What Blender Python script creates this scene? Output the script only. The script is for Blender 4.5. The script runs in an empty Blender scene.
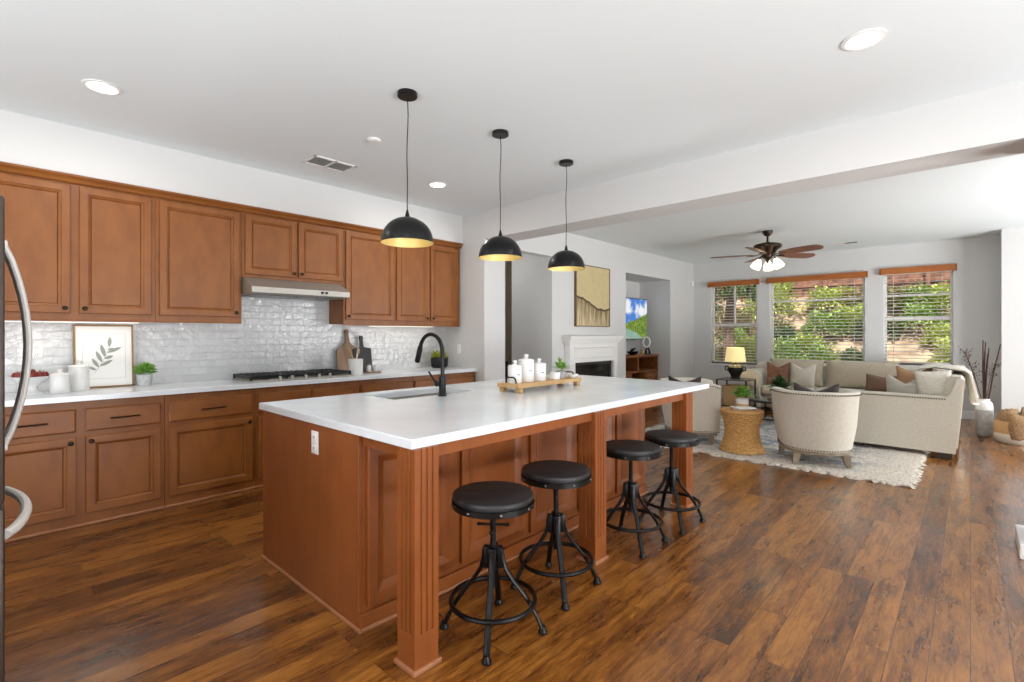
import bpy, bmesh, math, random
from mathutils import Vector, Matrix, Euler
random.seed(7)
PI = math.pi
SC = bpy.context.scene
COL = SC.collection
R = math.radians

# ------------------------------------------------------------------ camera, exposure, world, sun, fill lamps
cam_d = bpy.data.cameras.new('camera')
cam = bpy.data.objects.new('camera', cam_d)
COL.objects.link(cam)
cam.location = (0, 0, 1.342)
cam.rotation_euler = (PI / 2, 0, R(42.8))
cam_d.sensor_width = 36
cam_d.lens = 36 * 495 / 1024
cam_d.shift_y = -7 / 1024
cam_d.clip_start = 0.02
SC.camera = cam

vs = SC.view_settings
vs.view_transform = 'Standard'
vs.look = 'None'
vs.gamma = 1
vs.use_curve_mapping = False
vs.exposure = 0.0
SC.cycles.use_denoising = True
SC.cycles.max_bounces = 10
SC.cycles.diffuse_bounces = 6
SC.cycles.transparent_max_bounces = 16
SC.cycles.sample_clamp_indirect = 6
SC.cycles.caustics_reflective = False
SC.cycles.caustics_refractive = False

world = bpy.data.worlds.new('sky')
SC.world = world
world.use_nodes = True
wn = world.node_tree.nodes
wn['Background'].inputs[0].default_value = (0.86, 0.93, 1.0, 1)
wn['Background'].inputs[1].default_value = 1.3


def lamp(kind, name, loc, energy, color=(1, 1, 1), rot=(0, 0, 0), **kw):
    l = bpy.data.lights.new(name, kind)
    l.energy = energy
    l.color = color
    for k, v in kw.items():
        setattr(l, k, v)
    o = bpy.data.objects.new(name, l)
    o.location = loc
    o.rotation_euler = rot
    COL.objects.link(o)
    return o


lamp('SUN', 'sun', (0, -5, 12), 7.2, (1.0, 0.95, 0.86), (R(34), 0, R(20)), angle=R(1.0))
# added fill lamps in invented, unseen openings (right side and rear)
FILLCOL = (0.975, 0.985, 1.0)
lamp('AREA', 'fill_kitchen_side', (3.26, 1.6, 1.25), 14, FILLCOL, (0, R(90), 0), shape='RECTANGLE', size=2.2, size_y=3.6)
lamp('AREA', 'fill_living_side', (3.26, 7.1, 1.25), 118, FILLCOL, (0, R(90), 0), shape='RECTANGLE', size=2.2, size_y=3.0)
lamp('AREA', 'fill_rear', (-0.9, -2.76, 1.45), 20, FILLCOL, (R(90), 0, 0), shape='RECTANGLE', size=4.6, size_y=2.0)
# more added fill lamps outside those openings, aimed up to brighten the ceiling
lamp('AREA', 'ceiling_fill_kitchen', (4.0, 1.6, 0.15), 450, FILLCOL, (0, R(132), 0), shape='RECTANGLE', size=1.6, size_y=4.2)
lamp('AREA', 'ceiling_fill_living', (4.0, 6.6, 0.15), 400, FILLCOL, (0, R(132), 0), shape='RECTANGLE', size=1.6, size_y=3.6)
lamp('AREA', 'ceiling_fill_rear', (-0.9, -3.7, 0.2), 470, FILLCOL, (R(132), 0, 0), shape='RECTANGLE', size=5.2, size_y=1.6)

# ------------------------------------------------------------------ materials


def lin(c):
    out = []
    for v in c[:3]:
        v = v / 255
        out.append(v / 12.92 if v <= 0.04045 else ((v + 0.055) / 1.055) ** 2.4)
    return (*out, 1)


def mat(name, rgb, rough=0.5, metal=0.0, rgb2=None, scale=(8, 8, 8), detail=4, bump=0.0, bscale=None, coat=0.0,
        emit=None, estr=0.0, sheen=0.0, spec=0.5, lo=0.35, hi=0.65):
    m = bpy.data.materials.new(name)
    m.use_nodes = True
    nt = m.node_tree
    N, L = nt.nodes, nt.links
    b = N['Principled BSDF']
    b.inputs['Base Color'].default_value = lin(rgb)
    b.inputs['Roughness'].default_value = rough
    b.inputs['Metallic'].default_value = metal
    b.inputs['Coat Weight'].default_value = coat
    b.inputs['Coat Roughness'].default_value = 0.15
    b.inputs['Sheen Weight'].default_value = sheen
    b.inputs['Specular IOR Level'].default_value = spec
    if emit:
        b.inputs['Emission Color'].default_value = lin(emit)
        b.inputs['Emission Strength'].default_value = estr
    if rgb2 or bump:
        tc = N.new('ShaderNodeTexCoord')
        mp = N.new('ShaderNodeMapping')
        L.new(tc.outputs['Object'], mp.inputs['Vector'])
        mp.inputs['Scale'].default_value = scale
        nz = N.new('ShaderNodeTexNoise')
        nz.inputs['Scale'].default_value = 1
        nz.inputs['Detail'].default_value = detail
        L.new(mp.outputs['Vector'], nz.inputs['Vector'])
        if rgb2:
            cr = N.new('ShaderNodeValToRGB')
            cr.color_ramp.elements[0].position = lo
            cr.color_ramp.elements[1].position = hi
            cr.color_ramp.elements[0].color = lin(rgb)
            cr.color_ramp.elements[1].color = lin(rgb2)
            L.new(nz.outputs['Fac'], cr.inputs['Fac'])
            L.new(cr.outputs['Color'], b.inputs['Base Color'])
        if bump:
            n2 = nz
            if bscale:
                m2 = N.new('ShaderNodeMapping')
                L.new(tc.outputs['Object'], m2.inputs['Vector'])
                m2.inputs['Scale'].default_value = bscale
                n2 = N.new('ShaderNodeTexNoise')
                n2.inputs['Scale'].default_value = 1
                n2.inputs['Detail'].default_value = 3
                L.new(m2.outputs['Vector'], n2.inputs['Vector'])
            bp = N.new('ShaderNodeBump')
            bp.inputs['Strength'].default_value = bump
            bp.inputs['Distance'].default_value = 0.01
            L.new(n2.outputs['Fac'], bp.inputs['Height'])
            L.new(bp.outputs['Normal'], b.inputs['Normal'])
    return m


def glass_mat(name, tint=(1, 1, 1), base=0.04):
    m = bpy.data.materials.new(name)
    m.use_nodes = True
    nt = m.node_tree
    N, L = nt.nodes, nt.links
    N.remove(N['Principled BSDF'])
    t = N.new('ShaderNodeBsdfTransparent')
    t.inputs[0].default_value = (*tint, 1)
    g = N.new('ShaderNodeBsdfGlossy')
    g.inputs['Roughness'].default_value = 0.02
    f = N.new('ShaderNodeFresnel')
    f.inputs['IOR'].default_value = 1.06
    mx = N.new('ShaderNodeMixShader')
    L.new(f.outputs[0], mx.inputs[0])
    L.new(t.outputs[0], mx.inputs[1])
    L.new(g.outputs[0], mx.inputs[2])
    L.new(mx.outputs[0], N['Material Output'].inputs['Surface'])
    return m


def floor_mat():
    m = bpy.data.materials.new('hand_scraped_hardwood')
    m.use_nodes = True
    nt = m.node_tree
    N, L = nt.nodes, nt.links
    b = N['Principled BSDF']
    tc = N.new('ShaderNodeTexCoord')
    mp = N.new('ShaderNodeMapping')
    mp.inputs['Rotation'].default_value = (0, 0, PI / 2)
    L.new(tc.outputs['Object'], mp.inputs['Vector'])
    br = N.new('ShaderNodeTexBrick')
    br.offset = 0.37
    br.offset_frequency = 3
    br.inputs['Color1'].default_value = (0, 0, 0, 1)
    br.inputs['Color2'].default_value = (1, 1, 1, 1)
    br.inputs['Mortar'].default_value = (0.3, 0.3, 0.3, 1)
    br.inputs['Scale'].default_value = 1
    br.inputs['Mortar Size'].default_value = 0.0015
    br.inputs['Mortar Smooth'].default_value = 0.3
    br.inputs['Bias'].default_value = 0
    br.inputs['Brick Width'].default_value = 1.1
    br.inputs['Row Height'].default_value = 0.127
    L.new(mp.outputs['Vector'], br.inputs['Vector'])
    # streaky grain along the boards, offset per board
    add = N.new('ShaderNodeVectorMath')
    add.operation = 'ADD'
    sc = N.new('ShaderNodeVectorMath')
    sc.operation = 'SCALE'
    sc.inputs['Scale'].default_value = 7.3
    L.new(br.outputs['Color'], sc.inputs[0])
    L.new(mp.outputs['Vector'], add.inputs[0])
    L.new(sc.outputs[0], add.inputs[1])
    m2 = N.new('ShaderNodeMapping')
    m2.inputs['Scale'].default_value = (4.0, 30, 1)
    L.new(add.outputs[0], m2.inputs['Vector'])
    g = N.new('ShaderNodeTexNoise')
    g.inputs['Scale'].default_value = 1.6
    g.inputs['Detail'].default_value = 8
    g.inputs['Roughness'].default_value = 0.82
    g.inputs['Distortion'].default_value = 0.5
    L.new(m2.outputs['Vector'], g.inputs['Vector'])
    m3 = N.new('ShaderNodeMapping')
    m3.inputs['Scale'].default_value = (1.6, 8, 1)
    L.new(add.outputs[0], m3.inputs['Vector'])
    k = N.new('ShaderNodeTexNoise')
    k.inputs['Scale'].default_value = 1.7
    k.inputs['Detail'].default_value = 5
    L.new(m3.outputs['Vector'], k.inputs['Vector'])
    mx = N.new('ShaderNodeMix')
    mx.data_type = 'FLOAT'
    mx.inputs['Factor'].default_value = 0.16
    L.new(g.outputs['Fac'], mx.inputs['A'])
    L.new(br.outputs['Color'], mx.inputs['B'])
    mx2 = N.new('ShaderNodeMix')
    mx2.data_type = 'FLOAT'
    mx2.inputs['Factor'].default_value = 0.32
    L.new(mx.outputs['Result'], mx2.inputs['A'])
    L.new(k.outputs['Fac'], mx2.inputs['B'])
    cr = N.new('ShaderNodeValToRGB')
    e = cr.color_ramp.elements
    e[0].position = 0.30
    e[0].color = lin((34, 17, 8))
    e[1].position = 0.72
    e[1].color = lin((192, 128, 66))
    for p, c in ((0.41, (74, 40, 16)), (0.50, (122, 72, 25)), (0.59, (160, 104, 42))):
        n = e.new(p)
        n.color = lin(c)
    L.new(mx2.outputs['Result'], cr.inputs['Fac'])
    dk = N.new('ShaderNodeMix')
    dk.data_type = 'RGBA'
    L.new(br.outputs['Fac'], dk.inputs['Factor'])
    L.new(cr.outputs['Color'], dk.inputs['A'])
    dk.inputs['B'].default_value = lin((52, 28, 13))
    L.new(dk.outputs['Result'], b.inputs['Base Color'])
    # hand-scraped undulation
    m4 = N.new('ShaderNodeMapping')
    m4.inputs['Scale'].default_value = (26, 46, 1)
    L.new(add.outputs[0], m4.inputs['Vector'])
    w = N.new('ShaderNodeTexNoise')
    w.inputs['Scale'].default_value = 1
    w.inputs['Detail'].default_value = 2
    L.new(m4.outputs['Vector'], w.inputs['Vector'])
    sub = N.new('ShaderNodeMath')
    sub.operation = 'SUBTRACT'
    L.new(w.outputs['Fac'], sub.inputs[0])
    L.new(br.outputs['Fac'], sub.inputs[1])
    bp = N.new('ShaderNodeBump')
    bp.inputs['Strength'].default_value = 0.2
    bp.inputs['Distance'].default_value = 0.006
    L.new(sub.outputs[0], bp.inputs['Height'])
    L.new(bp.outputs['Normal'], b.inputs['Normal'])
    rr = N.new('ShaderNodeMapRange')
    rr.inputs['To Min'].default_value = 0.24
    rr.inputs['To Max'].default_value = 0.32
    L.new(k.outputs['Fac'], rr.inputs['Value'])
    L.new(rr.outputs['Result'], b.inputs['Roughness'])
    b.inputs['Coat Weight'].default_value = 0.45
    b.inputs['Coat Roughness'].default_value = 0.12
    L.new(bp.outputs['Normal'], b.inputs['Coat Normal'])
    return m


def tile_mat():
    m = bpy.data.materials.new('glossy_handmade_tile')
    m.use_nodes = True
    nt = m.node_tree
    N, L = nt.nodes, nt.links
    b = N['Principled BSDF']
    tc = N.new('ShaderNodeTexCoord')
    sp = N.new('ShaderNodeSeparateXYZ')
    cb = N.new('ShaderNodeCombineXYZ')
    L.new(tc.outputs['Object'], sp.inputs[0])
    L.new(sp.outputs['Y'], cb.inputs['X'])
    L.new(sp.outputs['Z'], cb.inputs['Y'])
    br = N.new('ShaderNodeTexBrick')
    br.offset = 0.5
    br.inputs['Color1'].default_value = lin((206, 208, 209))
    br.inputs['Color2'].default_value = lin((216, 217, 218))
    br.inputs['Mortar'].default_value = lin((204, 205, 206))
    br.inputs['Scale'].default_value = 1
    br.inputs['Mortar Size'].default_value = 0.0022
    br.inputs['Brick Width'].default_value = 0.13
    br.inputs['Row Height'].default_value = 0.065
    L.new(cb.outputs[0], br.inputs['Vector'])
    L.new(br.outputs['Color'], b.inputs['Base Color'])
    nz = N.new('ShaderNodeTexNoise')
    nz.inputs['Scale'].default_value = 17
    nz.inputs['Detail'].default_value = 2
    L.new(cb.outputs[0], nz.inputs['Vector'])
    sub = N.new('ShaderNodeMath')
    sub.operation = 'SUBTRACT'
    L.new(nz.outputs['Fac'], sub.inputs[0])
    ml = N.new('ShaderNodeMath')
    ml.operation = 'MULTIPLY'
    ml.inputs[1].default_value = 0.3
    L.new(br.outputs['Fac'], ml.inputs[0])
    L.new(ml.outputs[0], sub.inputs[1])
    bp = N.new('ShaderNodeBump')
    bp.inputs['Strength'].default_value = 0.8
    bp.inputs['Distance'].default_value = 0.014
    L.new(sub.outputs[0], bp.inputs['Height'])
    L.new(bp.outputs['Normal'], b.inputs['Normal'])
    b.inputs['Roughness'].default_value = 0.12
    return m


WOOD = mat('maple_cabinet_wood', (127, 73, 28), 0.42, rgb2=(142, 86, 36), scale=(9, 9, 4), detail=8, coat=0.05, spec=0.4)
WOODY = mat('maple_rail_wood', (127, 73, 28), 0.42, rgb2=(142, 86, 36), scale=(9, 4, 9), detail=8, coat=0.05, spec=0.4)
ISLE = mat('island_stained_wood', (130, 70, 28), 0.38, rgb2=(144, 80, 35), scale=(10, 10, 3), detail=8, coat=0.08, spec=0.4)
BLINDWOOD = mat('stained_valance_wood', (158, 88, 32), 0.45, rgb2=(178, 104, 44), scale=(3, 30, 30))
WALL = mat('white_wall_paint', (212, 212, 211), 0.75)
GREYWALL = WALL
CEIL = mat('white_ceiling_paint', (230, 237, 239), 0.85, bump=0.08, bscale=(60, 60, 60))
TRIM = mat('white_trim_paint', (236, 236, 234), 0.4)
QUARTZ = mat('white_quartz', (228, 233, 237), 0.16, rgb2=(216, 221, 226), scale=(3, 3, 3), detail=7)
SHOE = mat('shoe_moulding_wood', (152, 98, 62), 0.5, rgb2=(166, 112, 76), scale=(9, 9, 9))
BRONZE = mat('dark_bronze', (48, 34, 27), 0.35, 0.8)
BLACK = mat('matte_black_metal', (20, 20, 21), 0.32, 0.4)
BLACKSEAT = mat('black_stained_wood', (24, 24, 26), 0.5, rgb2=(58, 57, 60), scale=(3, 30, 26), lo=0.45, hi=0.85)
IRON = mat('dark_iron', (34, 33, 33), 0.36, 0.75)
STEEL = mat('brushed_steel', (172, 168, 160), 0.5, 0.7)
STEELDK = mat('grey_steel', (120, 118, 116), 0.35, 1.0)
FRDOOR = mat('fridge_door_metal', (72, 60, 56), 0.42, 0.5)
FRIDGESIDE = mat('fridge_side_grey', (74, 66, 64), 0.45, 0.3)
HANDLE = mat('satin_handle_metal', (222, 220, 216), 0.38, 0.12)
GOLD = mat('gold_leaf_lining', (200, 180, 118), 0.45, 0.35)
BULB = mat('lit_bulb', (255, 240, 210), 0.4, emit=(255, 236, 200), estr=12)
LED = mat('lit_downlight', (255, 255, 255), 0.4, emit=(255, 252, 244), estr=14)
STRIP = mat('lit_strip', (255, 255, 255), 0.4, emit=(255, 244, 220), estr=1.6)
SHADEGLASS = mat('frosted_lit_glass', (250, 240, 220), 0.4, emit=(255, 236, 200), estr=2.6)
CERAMIC = mat('white_ceramic', (222, 222, 220), 0.25)
GREYCER = mat('grey_ceramic', (150, 152, 152), 0.5, rgb2=(178, 180, 180), scale=(30, 30, 30))
CONCRETE = mat('pale_concrete', (172, 176, 176), 0.8, rgb2=(196, 198, 196), scale=(40, 40, 40))
LEAF = mat('green_leaf', (88, 146, 50), 0.5, rgb2=(152, 196, 88), scale=(30, 30, 30))
LEAFY = mat('yellow_green_leaf', (132, 150, 34), 0.5, rgb2=(196, 196, 70), scale=(40, 40, 40))
LEAFD = mat('dark_green_leaf', (34, 62, 30), 0.45, rgb2=(70, 104, 52), scale=(20, 20, 20))
RED = mat('dark_red_fruit', (96, 24, 18), 0.35, rgb2=(140, 44, 30), scale=(20, 20, 20))
PINE = mat('light_oak', (192, 152, 100), 0.5, rgb2=(210, 174, 124), scale=(24, 3, 24))
BOARDW = mat('walnut_board', (122, 84, 54), 0.5, rgb2=(156, 128, 104), scale=(10, 10, 3))
BOARDB = mat('charcoal_board', (44, 44, 46), 0.55)
SPOONW = mat('beech_spoon', (196, 164, 122), 0.6)
PAPER = mat('white_paper', (240, 240, 238), 0.8)
INK = mat('sage_ink', (152, 157, 150), 0.8)
GOLDFRAME = mat('thin_gold_frame', (142, 108, 66), 0.4, 0.6)
GREYLINE = mat('grey_print_line', (176, 176, 176), 0.8)
LINEN = mat('beige_linen', (203, 197, 182), 0.9, rgb2=(213, 207, 193), scale=(50, 50, 50), bump=0.25, bscale=(260, 260, 260), sheen=0.2)
LINENB = mat('taupe_linen', (182, 170, 148), 0.9, rgb2=(194, 182, 162), scale=(40, 40, 40), bump=0.25, bscale=(260, 260, 260), sheen=0.2)
CREAM = mat('cream_chenille', (222, 216, 204), 0.95, rgb2=(206, 200, 188), scale=(20, 20, 90), bump=0.5, bscale=(40, 40, 120))
GREYPIL = mat('grey_stripe_pillow', (166, 160, 150), 0.9, rgb2=(190, 186, 176), scale=(4, 4, 40))
TANPIL = mat('tan_pillow', (172, 132, 98), 0.85)
BROWNPIL = mat('brown_satin_pillow', (122, 92, 74), 0.6)
RUSTPIL = mat('rust_brown_pillow', (120, 78, 58), 0.7, rgb2=(138, 94, 72), scale=(12, 12, 12))
DARKPIL = mat('chocolate_velvet', (52, 40, 34), 0.7, sheen=0.4)
GREYWOOD = mat('greyed_oak', (128, 112, 92), 0.6, rgb2=(150, 134, 112), scale=(24, 24, 3))
DARKWOOD = mat('espresso_foot', (48, 34, 26), 0.5)
NAIL = mat('antique_nail', (84, 74, 60), 0.35, 0.8)
CONSOLE = mat('oak_console', (118, 68, 32), 0.45, rgb2=(150, 92, 46), scale=(20, 3, 20))
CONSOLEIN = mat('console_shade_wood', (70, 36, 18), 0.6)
WICKER = mat('woven_seagrass', (178, 130, 70), 0.8, rgb2=(220, 176, 112), scale=(70, 70, 70), detail=2, bump=1.0, bscale=(80, 80, 110))
BASKETW = mat('pale_woven_cotton', (224, 220, 208), 0.9, bump=0.6, bscale=(20, 20, 130))
BASKETT = mat('tan_woven_jute', (196, 158, 110), 0.9, bump=0.6, bscale=(20, 20, 130))
THROWB = mat('brown_knit_throw', (128, 98, 68), 0.95, rgb2=(158, 128, 94), scale=(60, 60, 60), bump=0.8, bscale=(90, 90, 90))
TABLEGLASS = mat('smoked_table_glass', (70, 82, 84), 0.06, spec=0.8)
VASEG = mat('weathered_grey_glaze', (190, 190, 188), 0.6, rgb2=(158, 158, 154), scale=(12, 12, 20))
TWIG = mat('dark_twig', (60, 32, 24), 0.8)
LAMPSHADE = mat('lit_cream_shade', (240, 226, 170), 0.8, emit=(255, 232, 160), estr=0.55)
URN = mat('black_glaze', (24, 22, 22), 0.3)
FIREBLACK = mat('firebox_black', (22, 22, 23), 0.4)
FIREGLASS = mat('dark_fire_glass', (30, 31, 33), 0.1)
WHITEWIN = mat('white_vinyl', (238, 238, 238), 0.4)
SLAT = mat('off_white_slat', (214, 208, 198), 0.5)
RAILDK = mat('grey_brown_rail', (96, 88, 80), 0.5)
PANE = glass_mat('window_glass')
PLASTIC = mat('white_plastic', (238, 238, 236), 0.35)
DARKHOLE = mat('dark_slot', (20, 20, 20), 0.8)
VENTG = mat('grey_vent', (176, 175, 170), 0.5)
DOORBR = mat('brown_door_paint', (196, 180, 160), 0.6)
FENCEW = mat('red_brown_fence', (98, 64, 50), 0.85, rgb2=(158, 110, 90), scale=(9, 9, 1.2))
SOIL = mat('mulch_slope', (128, 106, 86), 0.95, rgb2=(196, 168, 140), scale=(3, 3, 3), detail=8, bump=0.6, bscale=(9, 9, 9))
STONE = mat('tan_stone', (178, 150, 118), 0.9, rgb2=(152, 126, 98), scale=(3, 3, 12))
BUSH = [mat('shrub_leaf_mid', (106, 140, 58), 0.6, rgb2=(168, 192, 104), scale=(6, 6, 6)),
        mat('shrub_leaf_lime', (150, 172, 66), 0.6, rgb2=(208, 214, 120), scale=(6, 6, 6)),
        mat('shrub_leaf_deep', (58, 88, 46), 0.6, rgb2=(104, 132, 72), scale=(6, 6, 6)),
        mat('shrub_leaf_pinkish', (112, 122, 72), 0.6, rgb2=(190, 170, 130), scale=(6, 6, 6))]
BARK = mat('rough_bark', (96, 74, 60), 0.9, rgb2=(126, 104, 88), scale=(20, 20, 3))
WIRE = mat('black_cord', (18, 18, 18), 0.5)
FANBLADE = mat('walnut_fan_blade', (112, 70, 54), 0.4, rgb2=(138, 92, 72), scale=(2.5, 40, 10))
FANBODY = mat('oiled_bronze_fan', (58, 44, 32), 0.35, 0.7)
MAG = mat('magazine_cover', (192, 180, 180), 0.4, rgb2=(150, 120, 116), scale=(14, 14, 14))
TANBAND = mat('tan_glaze', (186, 148, 96), 0.5)
LETTER = mat('grey_lettering', (120, 120, 120), 0.7)

# ------------------------------------------------------------------ mesh helper


class MB:
    def __init__(s):
        s.bm = bmesh.new()

    def _xf(s, vs, m):
        if m is not None:
            bmesh.ops.transform(s.bm, matrix=m, verts=vs)

    def box(s, x0, x1, y0, y1, z0, z1, bev=0.0, seg=2, m=None):
        r = bmesh.ops.create_cube(s.bm, size=1)
        vs = r['verts']
        bmesh.ops.scale(s.bm, vec=(abs(x1 - x0), abs(y1 - y0), abs(z1 - z0)), verts=vs)
        bmesh.ops.translate(s.bm, vec=((x0 + x1) / 2, (y0 + y1) / 2, (z0 + z1) / 2), verts=vs)
        if bev > 0:
            es = list({e for v in vs for e in v.link_edges})
            r2 = bmesh.ops.bevel(s.bm, geom=es, offset=bev, segments=seg, profile=0.5, affect='EDGES')
            vs = list({v for f in r2['faces'] for v in f.verts} | {v for v in vs if v.is_valid})
        s._xf(vs, m)
        return s

    def rings(s, rs, cap0=True, cap1=True, closed=True, loop=False):
        """rs: list of lists of points; skins successive rings"""
        V = [[s.bm.verts.new(p) for p in r] for r in rs]
        n = len(V[0])
        pairs = list(zip(V, V[1:]))
        if loop:
            pairs.append((V[-1], V[0]))
        for a, b in pairs:
            for i in range(n if closed else n - 1):
                j = (i + 1) % n
                try:
                    s.bm.faces.new((a[i], a[j], b[j], b[i]))
                except ValueError:
                    pass
        if not loop:
            if cap0:
                s.bm.faces.new(list(reversed(V[0])))
            if cap1:
                s.bm.faces.new(V[-1])
        return s

    def lathe(s, prof, c=(0, 0, 0), seg=28, m=None, cap0=True, cap1=True):
        rs = []
        for r, z in prof:
            r = max(r, 1e-4)
            rs.append([Vector((c[0] + r * math.cos(2 * PI * i / seg), c[1] + r * math.sin(2 * PI * i / seg), c[2] + z)) for i in range(seg)])
        if m is not None:
            rs = [[m @ p for p in r] for r in rs]
        return s.rings(rs, cap0, cap1)

    def tube(s, pts, r, seg=8, closed=False, flat=None, cap=True):
        """tube through points; r number or list; flat=(a,b) scales of the section"""
        P = [Vector(p) for p in pts]
        n = len(P)
        rs = []
        up = Vector((0, 0, 1))
        prev = None
        for i in range(n):
            if closed:
                t = (P[(i + 1) % n] - P[i - 1]).normalized()
            else:
                t = (P[min(i + 1, n - 1)] - P[max(i - 1, 0)]).normalized()
            if prev is None:
                a = t.cross(up)
                if a.length < 1e-3:
                    a = t.cross(Vector((1, 0, 0)))
                a.normalize()
            else:
                a = prev - t * prev.dot(t)
                if a.length < 1e-5:
                    a = t.cross(up)
                a.normalize()
            prev = a
            b = t.cross(a)
            rr = r[i] if isinstance(r, (list, tuple)) else r
            fa, fb = flat if flat else (1, 1)
            rs.append([P[i] + a * rr * fa * math.cos(2 * PI * k / seg) + b * rr * fb * math.sin(2 * PI * k / seg) for k in range(seg)])
        return s.rings(rs, cap, cap, loop=closed)

    def cyl(s, p0, p1, r0, r1=None, seg=16):
        return s.tube([p0, p1], [r0, r0 if r1 is None else r1], seg)

    def prism(s, poly, z0, z1, m=None):
        a = [Vector((x, y, z0)) for x, y in poly]
        b = [Vector((x, y, z1)) for x, y in poly]
        if m is not None:
            a = [m @ p for p in a]
            b = [m @ p for p in b]
        return s.rings([a, b])

    def ball(s, c, rx, ry=None, rz=None, u=14, v=9, m=None):
        r = bmesh.ops.create_uvsphere(s.bm, u_segments=u, v_segments=v, radius=1)
        vs = r['verts']
        bmesh.ops.scale(s.bm, vec=(rx, ry or rx, rz or rx), verts=vs)
        if m is not None:
            bmesh.ops.transform(s.bm, matrix=m, verts=vs)
        bmesh.ops.translate(s.bm, vec=c, verts=vs)
        return s

    def panel(s, u0, u1, v0, v1, prof, M, flat=True):
        """nested rectangles: prof = [(inset, n), ...]; M maps (u, v, n)"""
        rs = []
        for i, n in prof:
            rs.append([M(u0 + i, v0 + i, n), M(u1 - i, v0 + i, n), M(u1 - i, v1 - i, n), M(u0 + i, v1 - i, n)])
        return s.rings([[Vector(p) for p in r] for r in rs])

    def leaf(s, c, d, up, ln, wd, droop=0.2):
        d = Vector(d).normalized()
        side = d.cross(Vector(up))
        if side.length < 1e-3:
            side = d.cross(Vector((1, 0, 0.1)))
        side.normalize()
        nrm = side.cross(d)
        c = Vector(c)
        a = s.bm.verts.new(c)
        b = s.bm.verts.new(c + d * ln * 0.5 + side * wd * 0.5 + nrm * ln * 0.06)
        e = s.bm.verts.new(c + d * ln * 0.5 - side * wd * 0.5 + nrm * ln * 0.06)
        f = s.bm.verts.new(c + d * ln - nrm * ln * droop)
        s.bm.faces.new((a, b, f, e))
        return s

    def build(s, name, m, parent=None, smooth=35, loc=None):
        bmesh.ops.recalc_face_normals(s.bm, faces=s.bm.faces[:])
        me = bpy.data.meshes.new(name)
        s.bm.to_mesh(me)
        s.bm.free()
        me.materials.append(m)
        if smooth:
            me.shade_smooth()
            me.set_sharp_from_angle(angle=R(smooth))
        o = bpy.data.objects.new(name, me)
        COL.objects.link(o)
        if parent is not None:
            o.parent = parent
        if loc is not None:
            o.location = loc
        return o


def tag(o, label, cat, group=None, kind=None):
    o['label'] = label
    o['category'] = cat
    if group:
        o['group'] = group
    if kind:
        o['kind'] = kind
    return o


def thing(name, label, cat, loc, rz=0, group=None, kind=None):
    o = bpy.data.objects.new(name, None)
    o.empty_display_size = 0.1
    o.location = loc
    o.rotation_euler = (0, 0, rz)
    COL.objects.link(o)
    return tag(o, label, cat, group, kind)


def structure(name, mb, m, parent=None, smooth=0):
    o = mb.build(name, m, parent, smooth)
    if parent is None:
        o['kind'] = 'structure'
    return o


def dup(root, loc, rz, label, group=None):
    """a copy of a thing, its parts and their sub-parts"""
    def rec(o, par):
        c = o.copy()
        COL.objects.link(c)
        if par is not None:
            c.parent = par
        for ch in o.children:
            rec(ch, c)
        return c
    r = rec(root, None)
    r.location = loc
    r.rotation_euler = (0, 0, rz)
    r['label'] = label
    if group:
        r['group'] = group
    return r


def wall_with_holes(mb, axis, a0, a1, n0, n1, z0, z1, holes):
    """a wall along axis ('x' or 'y') from a0 to a1, thickness n0..n1, with rectangular holes (h0,h1,hz0,hz1)"""
    def bx(p0, p1, q0, q1):
        if p1 - p0 < 1e-4 or q1 - q0 < 1e-4:
            return
        if axis == 'x':
            mb.box(p0, p1, n0, n1, q0, q1)
        else:
            mb.box(n0, n1, p0, p1, q0, q1)
    cur = a0
    for h0, h1, q0, q1 in sorted(holes):
        bx(cur, h0, z0, z1)
        bx(h0, h1, z0, q0)
        bx(h0, h1, q1, z1)
        cur = h1
    bx(cur, a1, z0, z1)
    return mb


# ------------------------------------------------------------------ room shell
ZC = 2.858          # ceiling
XK, YE = -5.15, 4.25      # kitchen wall plane, kitchen end wall
XF, YW = -4.42, 10.6      # fireplace wall plane, window wall
YJ = 10.05
structure('floor', MB().box(-7, 3.4, -3, 10.75, -0.1, 0), floor_mat())
structure('ceiling', MB().box(-7, 3.4, -3, 10.75, ZC, ZC + 0.1), CEIL)
structure('wall_left', MB().box(XK - 0.12, XK, -3, YE + 0.37, 0, ZC), WALL)
structure('wall_kitchen_end', MB().box(XK - 0.12, XF + 0.02, YE, YE + 0.37, 0, ZC), WALL)
structure('wall_soffit', MB().box(XK, -4.80, -3, YE, 2.503, ZC), WALL)
structure('wall_beam', MB().box(XF + 0.02, 3.2, YE, YE + 0.37, 2.515, ZC), WALL)
structure('wall_beam_end', MB().box(0.262, 3.2, YE, YE + 0.37, 0, 2.515), WALL)
structure('wall_tile_backsplash', MB().box(XK, XK + 0.008, -3, YE, 0.915, 1.9), tile_mat())
fw = MB()
fw.box(XF - 0.14, XF, YE + 0.37, 5.62, 2.46, ZC)                 # header over the hall opening
fw.box(-5.21, XF, 5.62, 7.70, 0, ZC)                              # chimney breast and hall side
fw.box(-5.26, XF, 7.70, 9.45, 2.42, ZC)                           # over the niche
fw.box(-5.26, -5.10, 7.70, 9.45, 0, 2.42)                         # niche back
fw.box(-5.26, XF, 9.45, YW + 0.15, 0, ZC)
structure('wall_fireplace', fw, WALL)
hw = MB()
hw.box(-5.9, -5.78, YE + 0.37, 7.0, 0, ZC)
hw.box(-5.78, -5.26, 6.9, 7.0, 0, ZC)
hw.box(-5.9, XK - 0.12, YE + 0.25, YE + 0.37, 0, ZC)
structure('wall_hall', hw, WALL)
d1 = structure('door_1', MB().box(-5.779, -5.74, 5.62, 6.6, 0, 2.55, 0.004), DOORBR)
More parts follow.
